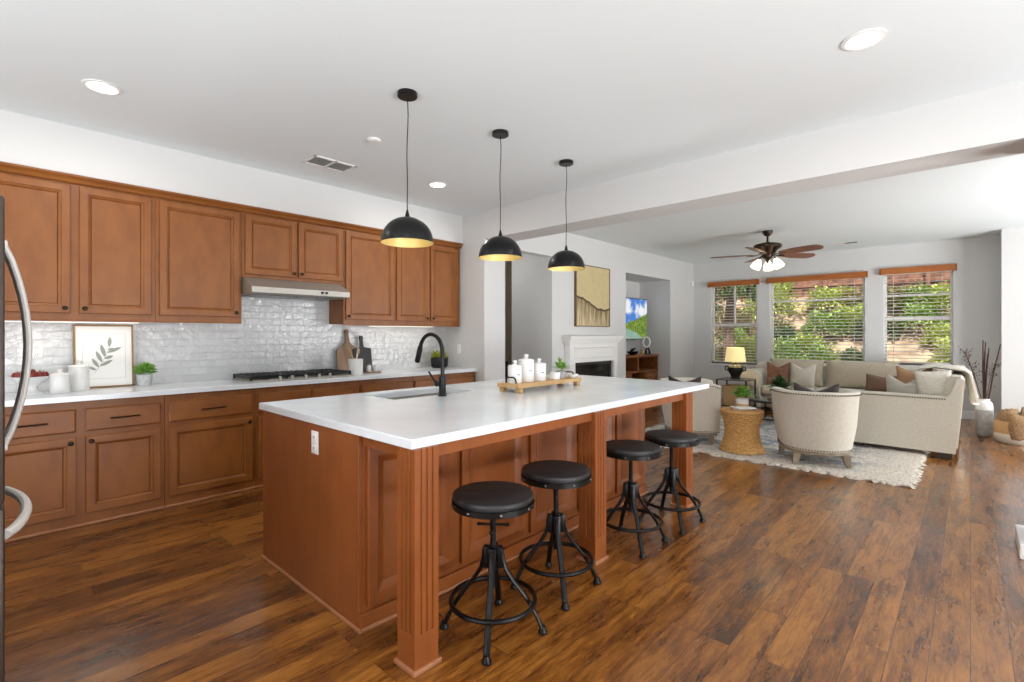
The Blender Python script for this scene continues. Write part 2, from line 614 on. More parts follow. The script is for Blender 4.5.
MB().lathe([(0.02, 0), (0.02, 0.006), (0.009, 0.01), (0.009, 0.03), (0.026, 0.04), (0.026, 0.055), (0.001, 0.062)], seg=14, m=Matrix.Translation((-5.74, 5.70, 0.95)) @ Matrix.Rotation(PI / 2, 4, 'Y')).build('door_knob', BRONZE, d1)
W1, W2, W3 = (-4.05, -3.13, 0.72, 2.38), (-2.90, -1.36, 0.80, 2.39), (-1.10, -0.20, 0.82, 2.40)
structure('wall_window', wall_with_holes(MB(), 'x', -5.26, 3.4, YW, YW + 0.15, 0, ZC, [W1, W2, W3]), WALL)
structure('wall_jut', MB().box(0.33, 3.2, YJ, YW, 0, ZC), WALL)
structure('wall_right', wall_with_holes(MB(), 'y', -3, YW, 3.2, 3.35, 0, ZC, [(-0.2, 3.4, 0.05, 2.4), (5.8, 8.8, 0.05, 2.4)]), WALL)
structure('wall_rear', wall_with_holes(MB(), 'x', -5.27, 3.35, -2.85, -2.7, 0, ZC, [(-3.2, 1.4, 0.45, 2.45)]), WALL)

bb = MB()
bb.box(-4.42, 0.33, YW - 0.016, YW, 0, 0.13, 0.004)
bb.box(0.314, 0.33, YJ - 0.016, YW - 0.016, 0, 0.13, 0.004)
bb.box(0.314, 3.2, YJ - 0.016, YJ, 0, 0.13, 0.004)
structure('baseboard_window', bb, TRIM)
structure('baseboard_beam', MB().box(0.215, 0.2619, YE - 0.03, YE + 0.40, 0, 0.09, 0.006).box(0.262, 3.2, YE - 0.03, YE, 0, 0.09, 0.006), TRIM)
bf = MB()
bf.box(XF, XF + 0.016, 9.45, YW - 0.016, 0, 0.13, 0.004)
bf.box(XF, XF + 0.016, 5.62, 5.7, 0, 0.13, 0.004)
bf.box(XF + 0.02, XF + 0.036, YE, YE + 0.37, 0, 0.13, 0.004)
structure('baseboard_fireplace', bf, TRIM)

# unseen glazed openings, added to let the fill lamps shine in
for nm, hole, ax in (('window_4', (-0.2, 3.4, 0.05, 2.4), 'y'), ('window_5', (5.8, 8.8, 0.05, 2.4), 'y'), ('window_6', (-3.2, 1.4, 0.45, 2.45), 'x')):
    f = MB()
    a0, a1, q0, q1 = hole
    am = (a0 + a1) / 2
    bars = [(a0, a0 + 0.05, q0, q1), (a1 - 0.05, a1, q0, q1), (a0, a1, q0, q0 + 0.05), (a0, a1, q1 - 0.05, q1), (am - 0.03, am + 0.03, q0, q1)]
    for p0, p1, r0, r1 in bars:
        if ax == 'y':
            f.box(3.2, 3.25, p0, p1, r0, r1)
        else:
            f.box(p0, p1, -2.75, -2.7, r0, r1)
    w = structure(nm, f, WHITEWIN)
    p = MB()
    p.box(3.223, 3.227, a0, a1, q0, q1) if ax == 'y' else p.box(a0, a1, -2.727, -2.723, q0, q1)
    p.build('glass_pane', PANE, w, 0)

# ------------------------------------------------------------------ windows with their blinds


def window(n, hole, grid):
    x0, x1, z0, z1 = hole
    yf = YW + 0.06
    f = MB()
    t = 0.04
    f.box(x0, x0 + t, yf, yf + 0.06, z0, z1)
    f.box(x1 - t, x1, yf, yf + 0.06, z0, z1)
    f.box(x0, x1, yf, yf + 0.06, z0, z0 + t)
    f.box(x0, x1, yf, yf + 0.06, z1 - t, z1)
    w = structure('window_%d' % n, f, WHITEWIN)
    for (a0, a1, b0, b1) in grid:
        MB().box(a0, a1, yf + 0.01, yf + 0.05, b0, b1).build('window_bar', WHITEWIN, w, 0)
    MB().box(x0 + t, x1 - t, yf + 0.028, yf + 0.032, z0 + t, z1 - t).build('glass_pane', PANE, w, 0)
    MB().box(x0 - 0.015, x1 + 0.015, YW - 0.02, YW + 0.06, z0 - 0.03, z0, 0.004).build('window_sill', TRIM, w, 0)


window(1, W1, [(-4.05, -3.13, 1.50, 1.56), (-4.0, -3.18, 1.93, 1.955), (-3.60, -3.575, 1.56, 2.34)])
window(2, W2, [(-2.90, -1.36, 1.965, 1.99)])
window(3, W3, [(-1.10, -0.20, 1.575, 1.64), (-1.06, -0.24, 1.98, 2.01)])


def blind(hole, label, zt):
    x0, x1, z0, z1 = hole
    t = thing('window_blind', label, 'window blind', ((x0 + x1) / 2, YW, z0), group='wood blinds in the window wall')
    h = (x1 - x0) / 2
    H = z1 - z0
    v = MB()
    v.box(-h - 0.045, h + 0.045, -0.075, -0.055, zt - z0 - 0.105, zt - z0, 0.006)
    v.box(-h - 0.045, -h - 0.03, -0.075, -0.002, zt - z0 - 0.105, zt - z0)
    v.box(h + 0.03, h + 0.045, -0.075, -0.002, zt - z0 - 0.105, zt - z0)
    v.build('valance', BLINDWOOD, t, 0)
    s = MB()
    n = int(H / 0.058)
    for i in range(n):
        z = 0.055 + i * 0.058
        if z > H - 0.05:
            break
        s.box(-h + 0.012, h - 0.012, 0.003, 0.05, z - 0.0017, z + 0.0017, m=Matrix.Translation((0, 0.0265, z)) @ Matrix.Rotation(R(13), 4, 'X') @ Matrix.Translation((0, -0.0265, -z)))
    s.build('slats', SLAT, t, 0)
    MB().box(-h + 0.012, h - 0.012, 0.002, 0.052, 0.006, 0.03, 0.003).build('bottom_rail', RAILDK, t, 0)
    MB().box(-h + 0.012, h - 0.012, 0.002, 0.055, H - 0.05, H - 0.004, 0.003).build('head_rail', SLAT, t, 0)
    c = MB()
    for k in (-0.7, 0.7) if h < 0.6 else (-0.8, 0, 0.8):
        for yy in (0.004, 0.049):
            c.box(h * k - 0.002, h * k + 0.002, yy - 0.001, yy + 0.001, 0.03, H - 0.05)
    c.build('ladder_cord', SLAT, t, 0)


blind(W1, 'narrow wood blind behind the cream table lamp', 2.435)
blind(W2, 'wide wood blind on the middle window behind the sofa', 2.438)
blind(W3, 'wood blind on the window nearest the tall twig vase', 2.46)

# ------------------------------------------------------------------ kitchen cabinets (local x = out of the wall, y along it)
MX = lambda fx: (lambda u, v, n: (fx + n, u, v))
DOORP = [(0, 0), (0, 0.016), (0.004, 0.02), (0.048, 0.02), (0.051, 0.012), (0.0545, 0.012), (0.065, 0.006), (0.0675, 0.000), (0.071, 0.006), (0.16, 0.006)]
DRAWP = [(0, 0), (0, 0.013), (0.010, 0.02), (0.06, 0.02)]


def knob(y, z, fx, par):
    m = Matrix.Translation((fx + 0.02, y, z)) @ Matrix.Rotation(PI / 2, 4, 'Y')
    MB().lathe([(0.006, 0), (0.006, 0.012), (0.015, 0.016), (0.016, 0.022), (0.011, 0.028), (0.001, 0.030)], seg=14, m=m).build('knob', BRONZE, par)


def pull(y, z, fx, par, ln=0.152):
    b = MB()
    b.tube([(fx + 0.045, y - ln / 2 - 0.012, z), (fx + 0.048, y, z), (fx + 0.045, y + ln / 2 + 0.012, z)], 0.0055, 8)
    for s in (-1, 1):
        b.cyl((fx + 0.018, y + s * ln / 2, z), (fx + 0.045, y + s * ln / 2, z), 0.005)
    b.build('handle', BRONZE, par)


def cabinet(name, label, group, y0, y1, z0, z1, depth, doors=(), drawers=(), base=False, sides=WOOD):
    t = thing(name, label, 'cabinet', (XK + 0.010, y0, z0), group=group)
    d = depth
    w, h = y1 - y0, z1 - z0
    MB().box(0, d, 0.0008, w - 0.0008, 0, h, 0.0015, 1).build('body', sides, t, 0)
    for (a, b, c, e, ks, kv) in doors:
        o = MB().panel(a - y0, b - y0, c - z0, e - z0, DOORP, MX(d)).build('door', WOOD, t, 25)
        if ks:
            ky = a - y0 + 0.03 if ks < 0 else b - y0 - 0.03
            kz = c - z0 + 0.035 if kv < 0 else e - z0 - 0.035
            knob(ky, kz, d, o)
    for (a, b, c, e) in drawers:
        o = MB().panel(a - y0, b - y0, c - z0, e - z0, DRAWP, MX(d)).build('drawer', WOODY, t, 25)
        pull((a + b) / 2 - y0, (c + e) / 2 - z0, d, o)
    if base:
        MB().box(d, d + 0.018, 0.0005, w - 0.0005, 0, 0.02, 0.006).build('shoe_moulding', SHOE, t, 0)
    else:
        MB().box(d - 0.02, d + 0.001, 0.001, w - 0.001, -0.012, 0.0, 0.002).build('light_rail', WOODY, t, 0)
    return t


UD = 0.31
UZ = (1.447, 2.445)
UDZ = (1.495, 2.428)
G1, G2 = 'brown wood wall cabinets', 'brown wood base cabinets'
cabinet('wall_cabinet', 'brown two-door wall cabinet nearest the refrigerator', G1, -0.03, 0.975, *UZ, UD,
        [(0.0, 0.46, *UDZ, 1, -1), (0.51, 0.947, *UDZ, -1, -1)])
cabinet('wall_cabinet', 'brown single-door wall cabinet just beside the hood, above the succulent pot', G1, 0.975, 1.622, *UZ, UD,
        [(1.001, 1.599, *UDZ, 1, -1)])
cabinet('wall_cabinet', 'short two-door wall cabinet directly over the range hood', G1, 1.622, 2.61, 1.86, UZ[1], UD,
        [(1.647, 2.113, 1.89, UDZ[1], 1, -1), (2.132, 2.594, 1.89, UDZ[1], -1, -1)])
cabinet('wall_cabinet', 'brown single-door wall cabinet above the cutting boards', G1, 2.61, 3.243, *UZ, UD,
        [(2.63, 3.227, *UDZ, -1, -1)])
cabinet('wall_cabinet', 'brown two-door wall cabinet at the end wall, above the black planter', G1, 3.243, 4.22, *UZ, UD,
        [(3.259, 3.715, *UDZ, 1, -1), (3.746, 4.18, *UDZ, -1, -1)])
BD = 0.58
BZ = (0.0, 0.874)
DZ, PZ = (0.66, 0.82), (0.085, 0.625)
cabinet('base_cabinet', 'brown base cabinet with two drawers and two doors nearest the refrigerator', G2, -0.03, 0.98, *BZ, BD,
        [(0.0, 0.465, *PZ, 1, 1), (0.515, 0.954, *PZ, -1, 1)], [(0.0, 0.465, *DZ), (0.515, 0.954, *DZ)], True)
cabinet('base_cabinet', 'brown base cabinet with one wide drawer and door, partly behind the island corner', G2, 0.98, 1.638, *BZ, BD,
        [(1.007, 1.614, *PZ, 1, 1)], [(1.007, 1.614, *DZ)], True)
cabinet('base_cabinet', 'brown base cabinet under the gas cooktop', G2, 1.638, 2.64, *BZ, BD,
        [(1.663, 2.130, *PZ, 1, 1), (2.146, 2.625, *PZ, -1, 1)], [(1.663, 2.130, *DZ), (2.146, 2.625, *DZ)], True)
cabinet('base_cabinet', 'brown base cabinet under the utensil crock and cutting boards', G2, 2.64, 3.298, *BZ, BD,
        [(2.655, 3.282, *PZ, 1, 1)], [(2.655, 3.282, *DZ)], True)
cabinet('base_cabinet', 'brown base cabinet at the end wall under the black planter', G2, 3.298, 4.235, *BZ, BD,
        [(3.313, 3.76, *PZ, 1, 1), (3.78, 4.215, *PZ, -1, 1)], [(3.313, 4.215, *DZ)], True)

cr = MB()
prof = [(-5.14, 2.444), (-4.815, 2.444), (-4.805, 2.452), (-4.80, 2.462), (-4.792, 2.472), (-4.772, 2.488), (-4.768, 2.5), (-5.14, 2.5)]
cr.rings([[Vector((x, y, z)) for x, z in prof] for y in (-0.03, 4.232)])
structure('trim_1', cr, WOODY)

tag(MB().box(XK + 0.009, -4.51, -0.05, YE - 0.002, 0.876, 0.915, 0.003).build('kitchen_worktop', QUARTZ, None, 0),
    'long white quartz worktop along the tiled kitchen wall', 'worktop')

# range hood
t = thing('range_hood', 'stainless steel range hood under the short wall cabinet', 'range hood', (XK + 0.01, 1.63, 1.70))
hp = [(0, 0.02), (0.02, 0), (0.50, 0.0), (0.53, 0.012), (0.53, 0.062), (0.50, 0.078), (0.345, 0.155), (0, 0.155)]
MB().rings([[Vector((x, y, z)) for x, z in hp] for y in (0.0, 0.93)]).build('body', STEEL, t, 25)
MB().box(0.06, 0.44, 0.05, 0.45, -0.006, 0.001, 0.003).box(0.06, 0.44, 0.48, 0.88, -0.006, 0.001, 0.003).build('filter', STEELDK, t, 0)
for yy in (0.64, 0.685):
    MB().lathe([(0.013, 0), (0.012, 0.014), (0.001, 0.016)], seg=12, m=Matrix.Translation((0.53, yy, 0.04)) @ Matrix.Rotation(PI / 2, 4, 'Y')).build('knob', BLACK, t)

# gas cooktop
t = thing('gas_cooktop', 'black and steel gas cooktop set into the white worktop', 'cooktop', (-4.85, 2.12, 0.915))
MB().box(-0.255, 0.255, -0.49, 0.49, 0.0005, 0.012, 0.004).build('steel_plate', STEEL, t)
for k in range(3):
    g = MB()
    yc = -0.32 + 0.32 * k
    x0, x1, y0, y1 = -0.235, 0.18 if k != 1 else 0.15, yc - 0.155, yc + 0.155
    zt = 0.052
    for yy in (y0, y1):
        g.box(x0, x1, yy - 0.007, yy + 0.007, zt - 0.03, zt, 0.003)
    for xx in (x0, x1, (x0 + x1) / 2):
        g.box(xx - 0.007, xx + 0.007, y0, y1, zt - 0.03, zt, 0.003)
    for q in range(1, 6):
        yy = y0 + (y1 - y0) * q / 6
        g.box(x0, x1, yy - 0.005, yy + 0.005, zt - 0.008, zt + 0.004, 0.002)
    for xx in (x0, x1):
        for yy in (y0, y1):
            g.box(xx - 0.01, xx + 0.01, yy - 0.01, yy + 0.01, 0.01, zt, 0.002)
    g.build('grate', BLACK, t, 0)
for bx, by, br in ((-0.13, -0.32, 0.045), (0.09, -0.32, 0.035), (-0.04, 0, 0.055), (-0.13, 0.32, 0.045), (0.09, 0.32, 0.035)):
    MB().lathe([(br, 0.012), (br, 0.022), (br * 0.8, 0.030), (0.001, 0.032)], (bx, by, 0), 18).build('burner', BLACK, t)
for yy in (-0.24, -0.13, 0.0, 0.13, 0.24):
    MB().lathe([(0.019, 0.012), (0.019, 0.018), (0.015, 0.022), (0.014, 0.04), (0.001, 0.042)], (0.222, yy, 0), 16).build('knob', STEEL, t)

# ------------------------------------------------------------------ refrigerator at the frame edge
t = thing('refrigerator', 'stainless french-door refrigerator with bowed handles beside the wall cabinets', 'refrigerator', (-2.65, 0.008, 0))
MB().box(-0.45, 0.45, -0.80, -0.03, 0.02, 1.77, 0.006).build('body', FRIDGESIDE, t, 0)
for s, x0, x1 in ((-1, -0.45, -0.003), (1, 0.003, 0.45)):
    o = MB().box(x0, x1, -0.028, 0.05, 0.81, 1.775, 0.012).build('door', FRDOOR, t)
    h = MB()
    hx = s * 0.045
    pts = []
    for k in range(13):
        a = k / 12
        pts.append((hx, 0.055 + 0.068 * math.sin(PI * a) ** 0.8 * (1 if 0 < k < 12 else 0), 0.925 + 0.75 * a))
    h.tube(pts, 0.013, 10, flat=(1.3, 0.85))
    h.box(hx - 0.015, hx + 0.015, 0.045, 0.068, 0.915, 0.95, 0.004).box(hx - 0.015, hx + 0.015, 0.045, 0.068, 1.65, 1.685, 0.004)
    h.build('handle', HANDLE, o)
o = MB().box(-0.45, 0.45, -0.028, 0.05, 0.06, 0.80, 0.012).build('freezer_drawer', FRDOOR, t)
h = MB()
pts = [(-0.35 + 0.7 * k / 14, 0.052 + 0.066 * math.sin(PI * k / 14) ** 0.7 * (1 if 0 < k < 14 else 0), 0.69) for k in range(15)]
h.tube(pts, 0.016, 10, flat=(1.0, 1.0))
h.build('handle', HANDLE, o)

# ------------------------------------------------------------------ island
t = thing('island_cabinet', 'brown wood kitchen island base with panelled side and fluted posts', 'kitchen island', (-2.57, 1.17, 0))
ox, oy = -2.57, 1.17
bx0, bx1, by0, by1 = -3.13 - ox, -2.03 - ox, 0.0, 3.85 - oy
# open carcass (room for the sink bowl)
c = MB()
c.box(bx0, bx0 + 0.02, by0 + 0.02, by1 - 0.02, 0, 0.886)
c.box(bx1 - 0.02, bx1, by0 + 0.02, by1 - 0.02, 0, 0.886)
c.box(bx0, bx1, by1 - 0.02, by1, 0, 0.886)
c.box(bx0 + 0.02, bx1 - 0.02, by0 + 0.02, by1 - 0.02, 0.08, 0.1)
c.build('body', ISLE, t, 0)
MB().box(bx0, bx1, by0, by0 + 0.02, 0, 0.886, 0.002, 1).build('end_panel', ISLE, t, 0)
IP = [(0, 0), (0, 0.018), (0.004, 0.022), (0.048, 0.022), (0.053, 0.017), (0.082, 0.003), (0.086, 0.0), (0.09, 0.003), (0.14, 0.003)]
for a, b in ((1.21, 1.735), (1.775, 2.305), (2.345, 2.83), (2.87, 3.335), (3.375, 3.82)):
    MB().panel(a - oy, b - oy, 0.10, 0.83, IP, MX(bx1)).build('side_panel', ISLE, t, 25)
bmo = MB()
bmo.box(bx1, bx1 + 0.022, 0, by1, 0, 0.075, 0.003)
bmo.build('base_rail', ISLE, t, 0)
bmo = MB()
bmo.box(bx0, bx1 + 0.036, -0.014, 0, 0, 0.018, 0.005)
bmo.box(bx1 + 0.022, bx1 + 0.036, 0, by1, 0, 0.018, 0.005)
bmo.build('shoe_moulding', SHOE, t, 0)


def fluted(w, ng=3, gw=0.011, gd=0.006):
    pts = []
    hw = w / 2
    for side in range(4):
        a = Matrix.Rotation(side * PI / 2, 2)
        line = [(-hw, -hw)]
        for k in range(ng):
            cx = (k - (ng - 1) / 2) * w * 0.24
            line += [(cx - gw / 2, -hw), (cx - gw * 0.25, -hw + gd), (cx + gw * 0.25, -hw + gd), (cx + gw / 2, -hw)]
        pts += [tuple(a @ Vector(p)) for p in line]
    return pts


pw = 0.118
for cy in (1.222, 2.494, 3.75):
    cx = -1.655
    lx, ly = cx - ox, cy - oy
    p = MB()
    M4 = Matrix.Translation((lx, ly, 0))
    p.prism(fluted(pw), 0.15, 0.886, M4)
    p.box(lx - pw / 2, lx + pw / 2, ly - pw / 2, ly + pw / 2, 0, 0.15, 0.0015, 1)
    col = p.build('post', ISLE, t, 0)
    MB().box(lx - pw / 2 - 0.012, lx + pw / 2 + 0.012, ly - pw / 2 - 0.012, ly + pw / 2 + 0.012, 0, 0.022, 0.006).build('plinth_moulding', SHOE, col, 0)
ap = MB()
ap.box(-1.70 - ox, -1.62 - ox, 1.282 - oy, 2.434 - oy, 0.835, 0.886, 0.002)
ap.box(-1.70 - ox, -1.62 - ox, 2.554 - oy, 3.690 - oy, 0.835, 0.886, 0.002)
for cy in (1.222, 2.494, 3.75):
    ap.box(bx1, -1.715 - ox, cy - 0.03 - oy, cy + 0.03 - oy, 0.835, 0.886, 0.002)
ap.build('apron_rail', ISLE, t, 0)

SX0, SX1, SY0, SY1 = -3.04, -2.68, 1.80, 2.47
it = MB()
tx0, tx1, ty0, ty1 = -3.165, -1.612, 1.160, 4.18
z0, z1 = 0.887, 0.925
# slab with the sink cut-out (rings around the hole)


def ring_slab(mb, outer, inner, z0, z1):
    (a0, a1, b0, b1), (c0, c1, d0, d1) = outer, inner
    O = [(a0, b0), (a1, b0), (a1, b1), (a0, b1)]
    I = [(c0, d0), (c1, d0), (c1, d1), (c0, d1)]
    bm = mb.bm
    ob, ot = [bm.verts.new((x, y, z0)) for x, y in O], [bm.verts.new((x, y, z1)) for x, y in O]
    ib, itp = [bm.verts.new((x, y, z0)) for x, y in I], [bm.verts.new((x, y, z1)) for x, y in I]
    for i in range(4):
        j = (i + 1) % 4
        bm.faces.new((ob[i], ob[j], ot[j], ot[i]))
        bm.faces.new((ib[j], ib[i], itp[i], itp[j]))
        bm.faces.new((ot[i], ot[j], itp[j], itp[i]))
        bm.faces.new((ob[j], ob[i], ib[i], ib[j]))


ring_slab(it, (tx0, tx1, ty0, ty1), (SX0, SX1, SY0, SY1), z0, z1)
es = [e for e in it.bm.edges if all(abs(v.co.z - z1) < 1e-5 for v in e.verts) and len(e.link_faces) == 2 and any(abs(f.normal.z) < 0.5 for f in e.link_faces)]
it.bm.normal_update()
es = [e for e in it.bm.edges if len(e.link_faces) == 2 and abs(e.link_faces[0].normal.dot(e.link_faces[1].normal)) < 0.5 and e.verts[0].co.z > z1 - 1e-4 and e.verts[1].co.z > z1 - 1e-4]
bmesh.ops.bevel(it.bm, geom=es, offset=0.004, segments=2, affect='EDGES')
tag(it.build('island_worktop', QUARTZ, None, 25), 'big white quartz worktop on the island with sink cut-out', 'worktop')
sk = MB()
ring_slab(sk, (SX0 - 0.015, SX1 + 0.015, SY0 - 0.015, SY1 + 0.015), (SX0 + 0.003, SX1 - 0.003, SY0 + 0.003, SY1 - 0.003), 0.71, 0.8865)
sk.box(SX0 - 0.015, SX1 + 0.015, SY0 - 0.015, SY1 + 0.015, 0.70, 0.71)
sk.box(SX0 + 0.003, SX1 - 0.003, 2.20, 2.215, 0.71, 0.86)
t = tag(sk.build('kitchen_sink', STEEL, None, 0), 'undermount stainless steel double sink in the island worktop', 'sink')
MB().lathe([(0.04, 0.7101), (0.04, 0.714), (0.02, 0.712), (0.001, 0.712)], (-2.86, 2.0, 0), 18).build('drain', STEELDK, t)

t = thing('kitchen_faucet', 'matte black gooseneck pull-down faucet behind the island sink', 'faucet', (-2.605, 2.125, 0.925))
b = MB()
b.lathe([(0.03, 0), (0.03, 0.008), (0.024, 0.012), (0.024, 0.13), (0.02, 0.135), (0.016, 0.14)], seg=20)
b.build('base', BLACK, t)
pts = [(0, 0, 0.13), (0, 0, 0.29)]
for k in range(1, 15):
    a = PI - PI * 0.93 * k / 14
    pts.append((-0.125 - 0.122 * math.cos(a), 0, 0.30 + 0.115 * math.sin(a)))
MB().tube(pts, 0.0135, 14).build('neck', BLACK, t)
e = Vector(pts[-1])
dv = (Vector(pts[-1]) - Vector(pts[-2])).normalized()
MB().tube([e - dv * 0.01, e + dv * 0.02, e + dv * 0.105, e + dv * 0.115], [0.016, 0.019, 0.019, 0.015], 14).build('spray_head', BLACK, t)
hd = MB()
hd.cyl((0, -0.015, 0.085), (0, -0.055, 0.085), 0.017)
hd.tube([(0, -0.048, 0.085), (-0.01, -0.075, 0.125), (-0.02, -0.10, 0.17)], [0.009, 0.007, 0.006], 10)
hd.build('lever', BLACK, t)

# ------------------------------------------------------------------ bar stools


def make_stool():
    t = thing('bar_stool', 'x', 'bar stool', (0, 0, 0), group='black adjustable stools at the island')
    st = MB().lathe([(0.150, 0.583), (0.176, 0.584), (0.176, 0.600), (0.182, 0.602), (0.1835, 0.606), (0.1835, 0.620), (0.181, 0.6245), (0.177, 0.6255), (0.001, 0.6255)], seg=40).build('seat', BLACKSEAT, t)
    MB().lathe([(0.178, 0.572), (0.187, 0.572), (0.187, 0.597), (0.178, 0.597)], seg=40, cap0=False, cap1=False).build('metal_rim', IRON, st)
    rv = MB()
    for k in range(8):
        a = 2 * PI * k / 8 + 0.3
        rv.ball((0.187 * math.cos(a), 0.187 * math.sin(a), 0.585), 0.0065, u=8, v=6)
    rv.build('rivets', STEELDK, st)
    MB().lathe([(0.06, 0.572), (0.06, 0.580), (0.02, 0.583)], seg=16).box(-0.15, 0.15, -0.012, 0.012, 0.572, 0.584).box(-0.012, 0.012, -0.15, 0.15, 0.572, 0.584).build('seat_bracket', IRON, t)
    rod = [(0.0135, 0.20), (0.0135, 0.38)]
    z = 0.38
    while z < 0.565:
        rod += [(0.0125, z), (0.0145, z + 0.003), (0.0125, z + 0.006)]
        z += 0.008
    rod += [(0.0135, 0.575)]
    MB().lathe(rod, seg=14).build('screw_post', IRON, t)
    h = MB()
    h.lathe([(0.02, 0.25), (0.022, 0.255), (0.022, 0.385), (0.018, 0.39)], seg=14)
    for k in range(4):
        m = Matrix.Rotation(k * PI / 2, 4, 'Z')
        h.box(0.018, 0.043, -0.018, 0.018, 0.29, 0.385, 0.003, m=m)
        h.ball(m @ Vector((0.045, 0, 0.365)), 0.007, u=8, v=6)
        h.ball(m @ Vector((0.045, 0, 0.32)), 0.007, u=8, v=6)
    h.build('hub', IRON, t)
    w = MB()
    w.cyl((-0.066, 0, 0.482), (0.066, 0, 0.482), 0.006, seg=8)
    w.cyl((0, -0.066, 0.468), (0, 0.066, 0.468), 0.006, seg=8)
    for s in (-1, 1):
        w.ball((0.066 * s, 0, 0.482), 0.009, u=8, v=6)
        w.ball((0, 0.066 * s, 0.468), 0.009, u=8, v=6)
    w.build('turn_handle', IRON, t)
    for k in range(4):
        m = Matrix.Rotation(k * PI / 2, 4, 'Z')
        pr = [(0.040, 0.375), (0.044, 0.33), (0.056, 0.285), (0.085, 0.238), (0.125, 0.19), (0.165, 0.135), (0.198, 0.075), (0.222, 0.022)]
        lg = MB().tube([m @ Vector((x, 0, z)) for x, z in pr], 0.0125, 8, flat=(1.15, 0.8)).build('leg', IRON, t)
        MB().lathe([(0.016, 0), (0.021, 0.004), (0.021, 0.012), (0.015, 0.022), (0.012, 0.034)], seg=12, m=Matrix.Translation(m @ Vector((0.224, 0, 0)))).build('foot', IRON, lg)
    ring = [(0.190 * math.cos(2 * PI * k / 40), 0.190 * math.sin(2 * PI * k / 40), 0.148) for k in range(40)]
    MB().tube(ring, 0.011, 8, closed=True).build('foot_ring', IRON, t)
    return t


stool = make_stool()
stool.location = (-1.584, 1.585, 0)
stool.rotation_euler = (0, 0, R(38))
stool['label'] = 'first black round stool beside the fluted corner post, with a cross handle in view'


def plain_copy(*a):
    r = dup(*a)
    for c in list(r.children):          # only the first stool shows its cross handle
        if c.name.startswith('turn_handle'):
            bpy.data.objects.remove(c)


plain_copy(stool, (-1.62, 2.095, 0), R(49), 'second black stool from the fluted corner post, just before the middle post')
plain_copy(stool, (-1.605, 2.86, 0), R(47), 'black stool just past the middle fluted post')
plain_copy(stool, (-1.57, 3.375, 0), R(43), 'black stool at the living room end, before the last island post')

# ------------------------------------------------------------------ pendants


def make_pendant():
    t = thing('pendant_light', 'x', 'pendant light', (0, 0, ZC), group='black dome pendants over the island')
    MB().lathe([(0.001, 0), (0.062, 0), (0.062, -0.024), (0.058, -0.028), (0.001, -0.028)], seg=28).build('ceiling_canopy', BLACK, t)
    pts = [(0.004 * math.sin(k * 0.9), 0.003 * math.sin(k * 0.6), -0.02 - 0.728 * k / 12) for k in range(13)]
    MB().tube(pts, 0.0032, 6).build('cord', WIRE, t)
    zr = -0.943
    H = 0.16
    outer, inner = [], []
    for k in range(13):
        a = PI / 2 * k / 12
        outer.append((0.163 * math.cos(a) ** 0.9 if k < 12 else 0.012, zr + H * math.sin(a)))
    neck = [(0.016, zr + H + 0.002), (0.012, zr + H + 0.02), (0.007, zr + H + 0.04), (0.004, zr + H + 0.05)]
    sh = MB().lathe(outer + neck, seg=40, cap0=False).build('shade', BLACK, t, 60)
    MB().lathe([(r * 0.985 if k else r * 0.999, z - 0.0015) for k, (r, z) in enumerate(outer)], seg=40, cap0=False).build('gold_lining', GOLD, sh, 60)
    MB().lathe([(0.018, zr + 0.148), (0.02, zr + 0.11), (0.016, zr + 0.10)], seg=14).build('socket', BLACK, t)
    MB().ball((0, 0, zr + 0.075), 0.030, 0.030, 0.034).build('bulb', BULB, t)
    return t


pend = make_pendant()
pend['label'] = 'black dome pendant with gold lining nearest the camera, hanging largest'
pos = [(-2.598, 1.837), (-2.592, 2.67), (-2.606, 3.515)]
pend.location = (*pos[0], ZC)
dup(pend, (*pos[1], ZC), 0, 'middle one of the three black dome pendants')
dup(pend, (*pos[2], ZC), 0, 'black dome pendant hanging closest to the fireplace painting, smallest of three')
for x, y in pos:
    lamp('POINT', 'pendant_bulb_light', (x, y, ZC - 0.898), 0.6, (1, 0.88, 0.68), shadow_soft_size=0.03)

# ------------------------------------------------------------------ ceiling fittings
dl = thing('downlight', 'round lit downlight in the ceiling over the refrigerator end of the kitchen', 'ceiling light', (-3.91, 0.52, ZC), group='round recessed downlights')
MB().lathe([(0.075, -0.001), (0.098, -0.001), (0.098, -0.006), (0.080, -0.009), (0.072, -0.004)], seg=32, cap0=False, cap1=False).build('trim_ring', TRIM, dl)
MB().lathe([(0.001, -0.0035), (0.074, -0.0035), (0.074, -0.002), (0.001, -0.002)], seg=32).build('lens', LED, dl)
dup(dl, (-0.404, 3.10, ZC), 0, 'round lit downlight in the open ceiling in front of the beam')
dup(dl, (-3.97, 3.175, ZC), 0, 'small round lit downlight beyond the first pendant, near the end wall')
for x, y in ((-3.91, 0.52), (-0.404, 3.10), (-3.97, 3.175), (-0.6, 0.6), (-2.2, -1.2)):
    lamp('AREA', 'downlight_beam', (x, y, ZC - 0.012), 9, (1, 0.96, 0.9), (0, 0, 0), shape='DISK', size=0.14)
t = thing('ceiling_vent', 'white louvred vent in the kitchen ceiling near the first pendant', 'vent', (-4.18, 2.13, ZC), group='ceiling vents')
f = MB()
for a in ((-0.12, -0.095, -0.20, 0.20), (0.095, 0.12, -0.20, 0.20), (-0.12, 0.12, -0.20, -0.175), (-0.12, 0.12, 0.175, 0.20), (-0.12, 0.12, -0.01, 0.01)):
    f.box(*a, -0.010, -0.001, 0.002)
f.build('frame', TRIM, t, 0)
MB().box(-0.095, 0.095, -0.175, 0.175, -0.003, -0.001).build('duct', mat('vent_duct', (128, 127, 118), 0.7), t, 0)
f = MB()
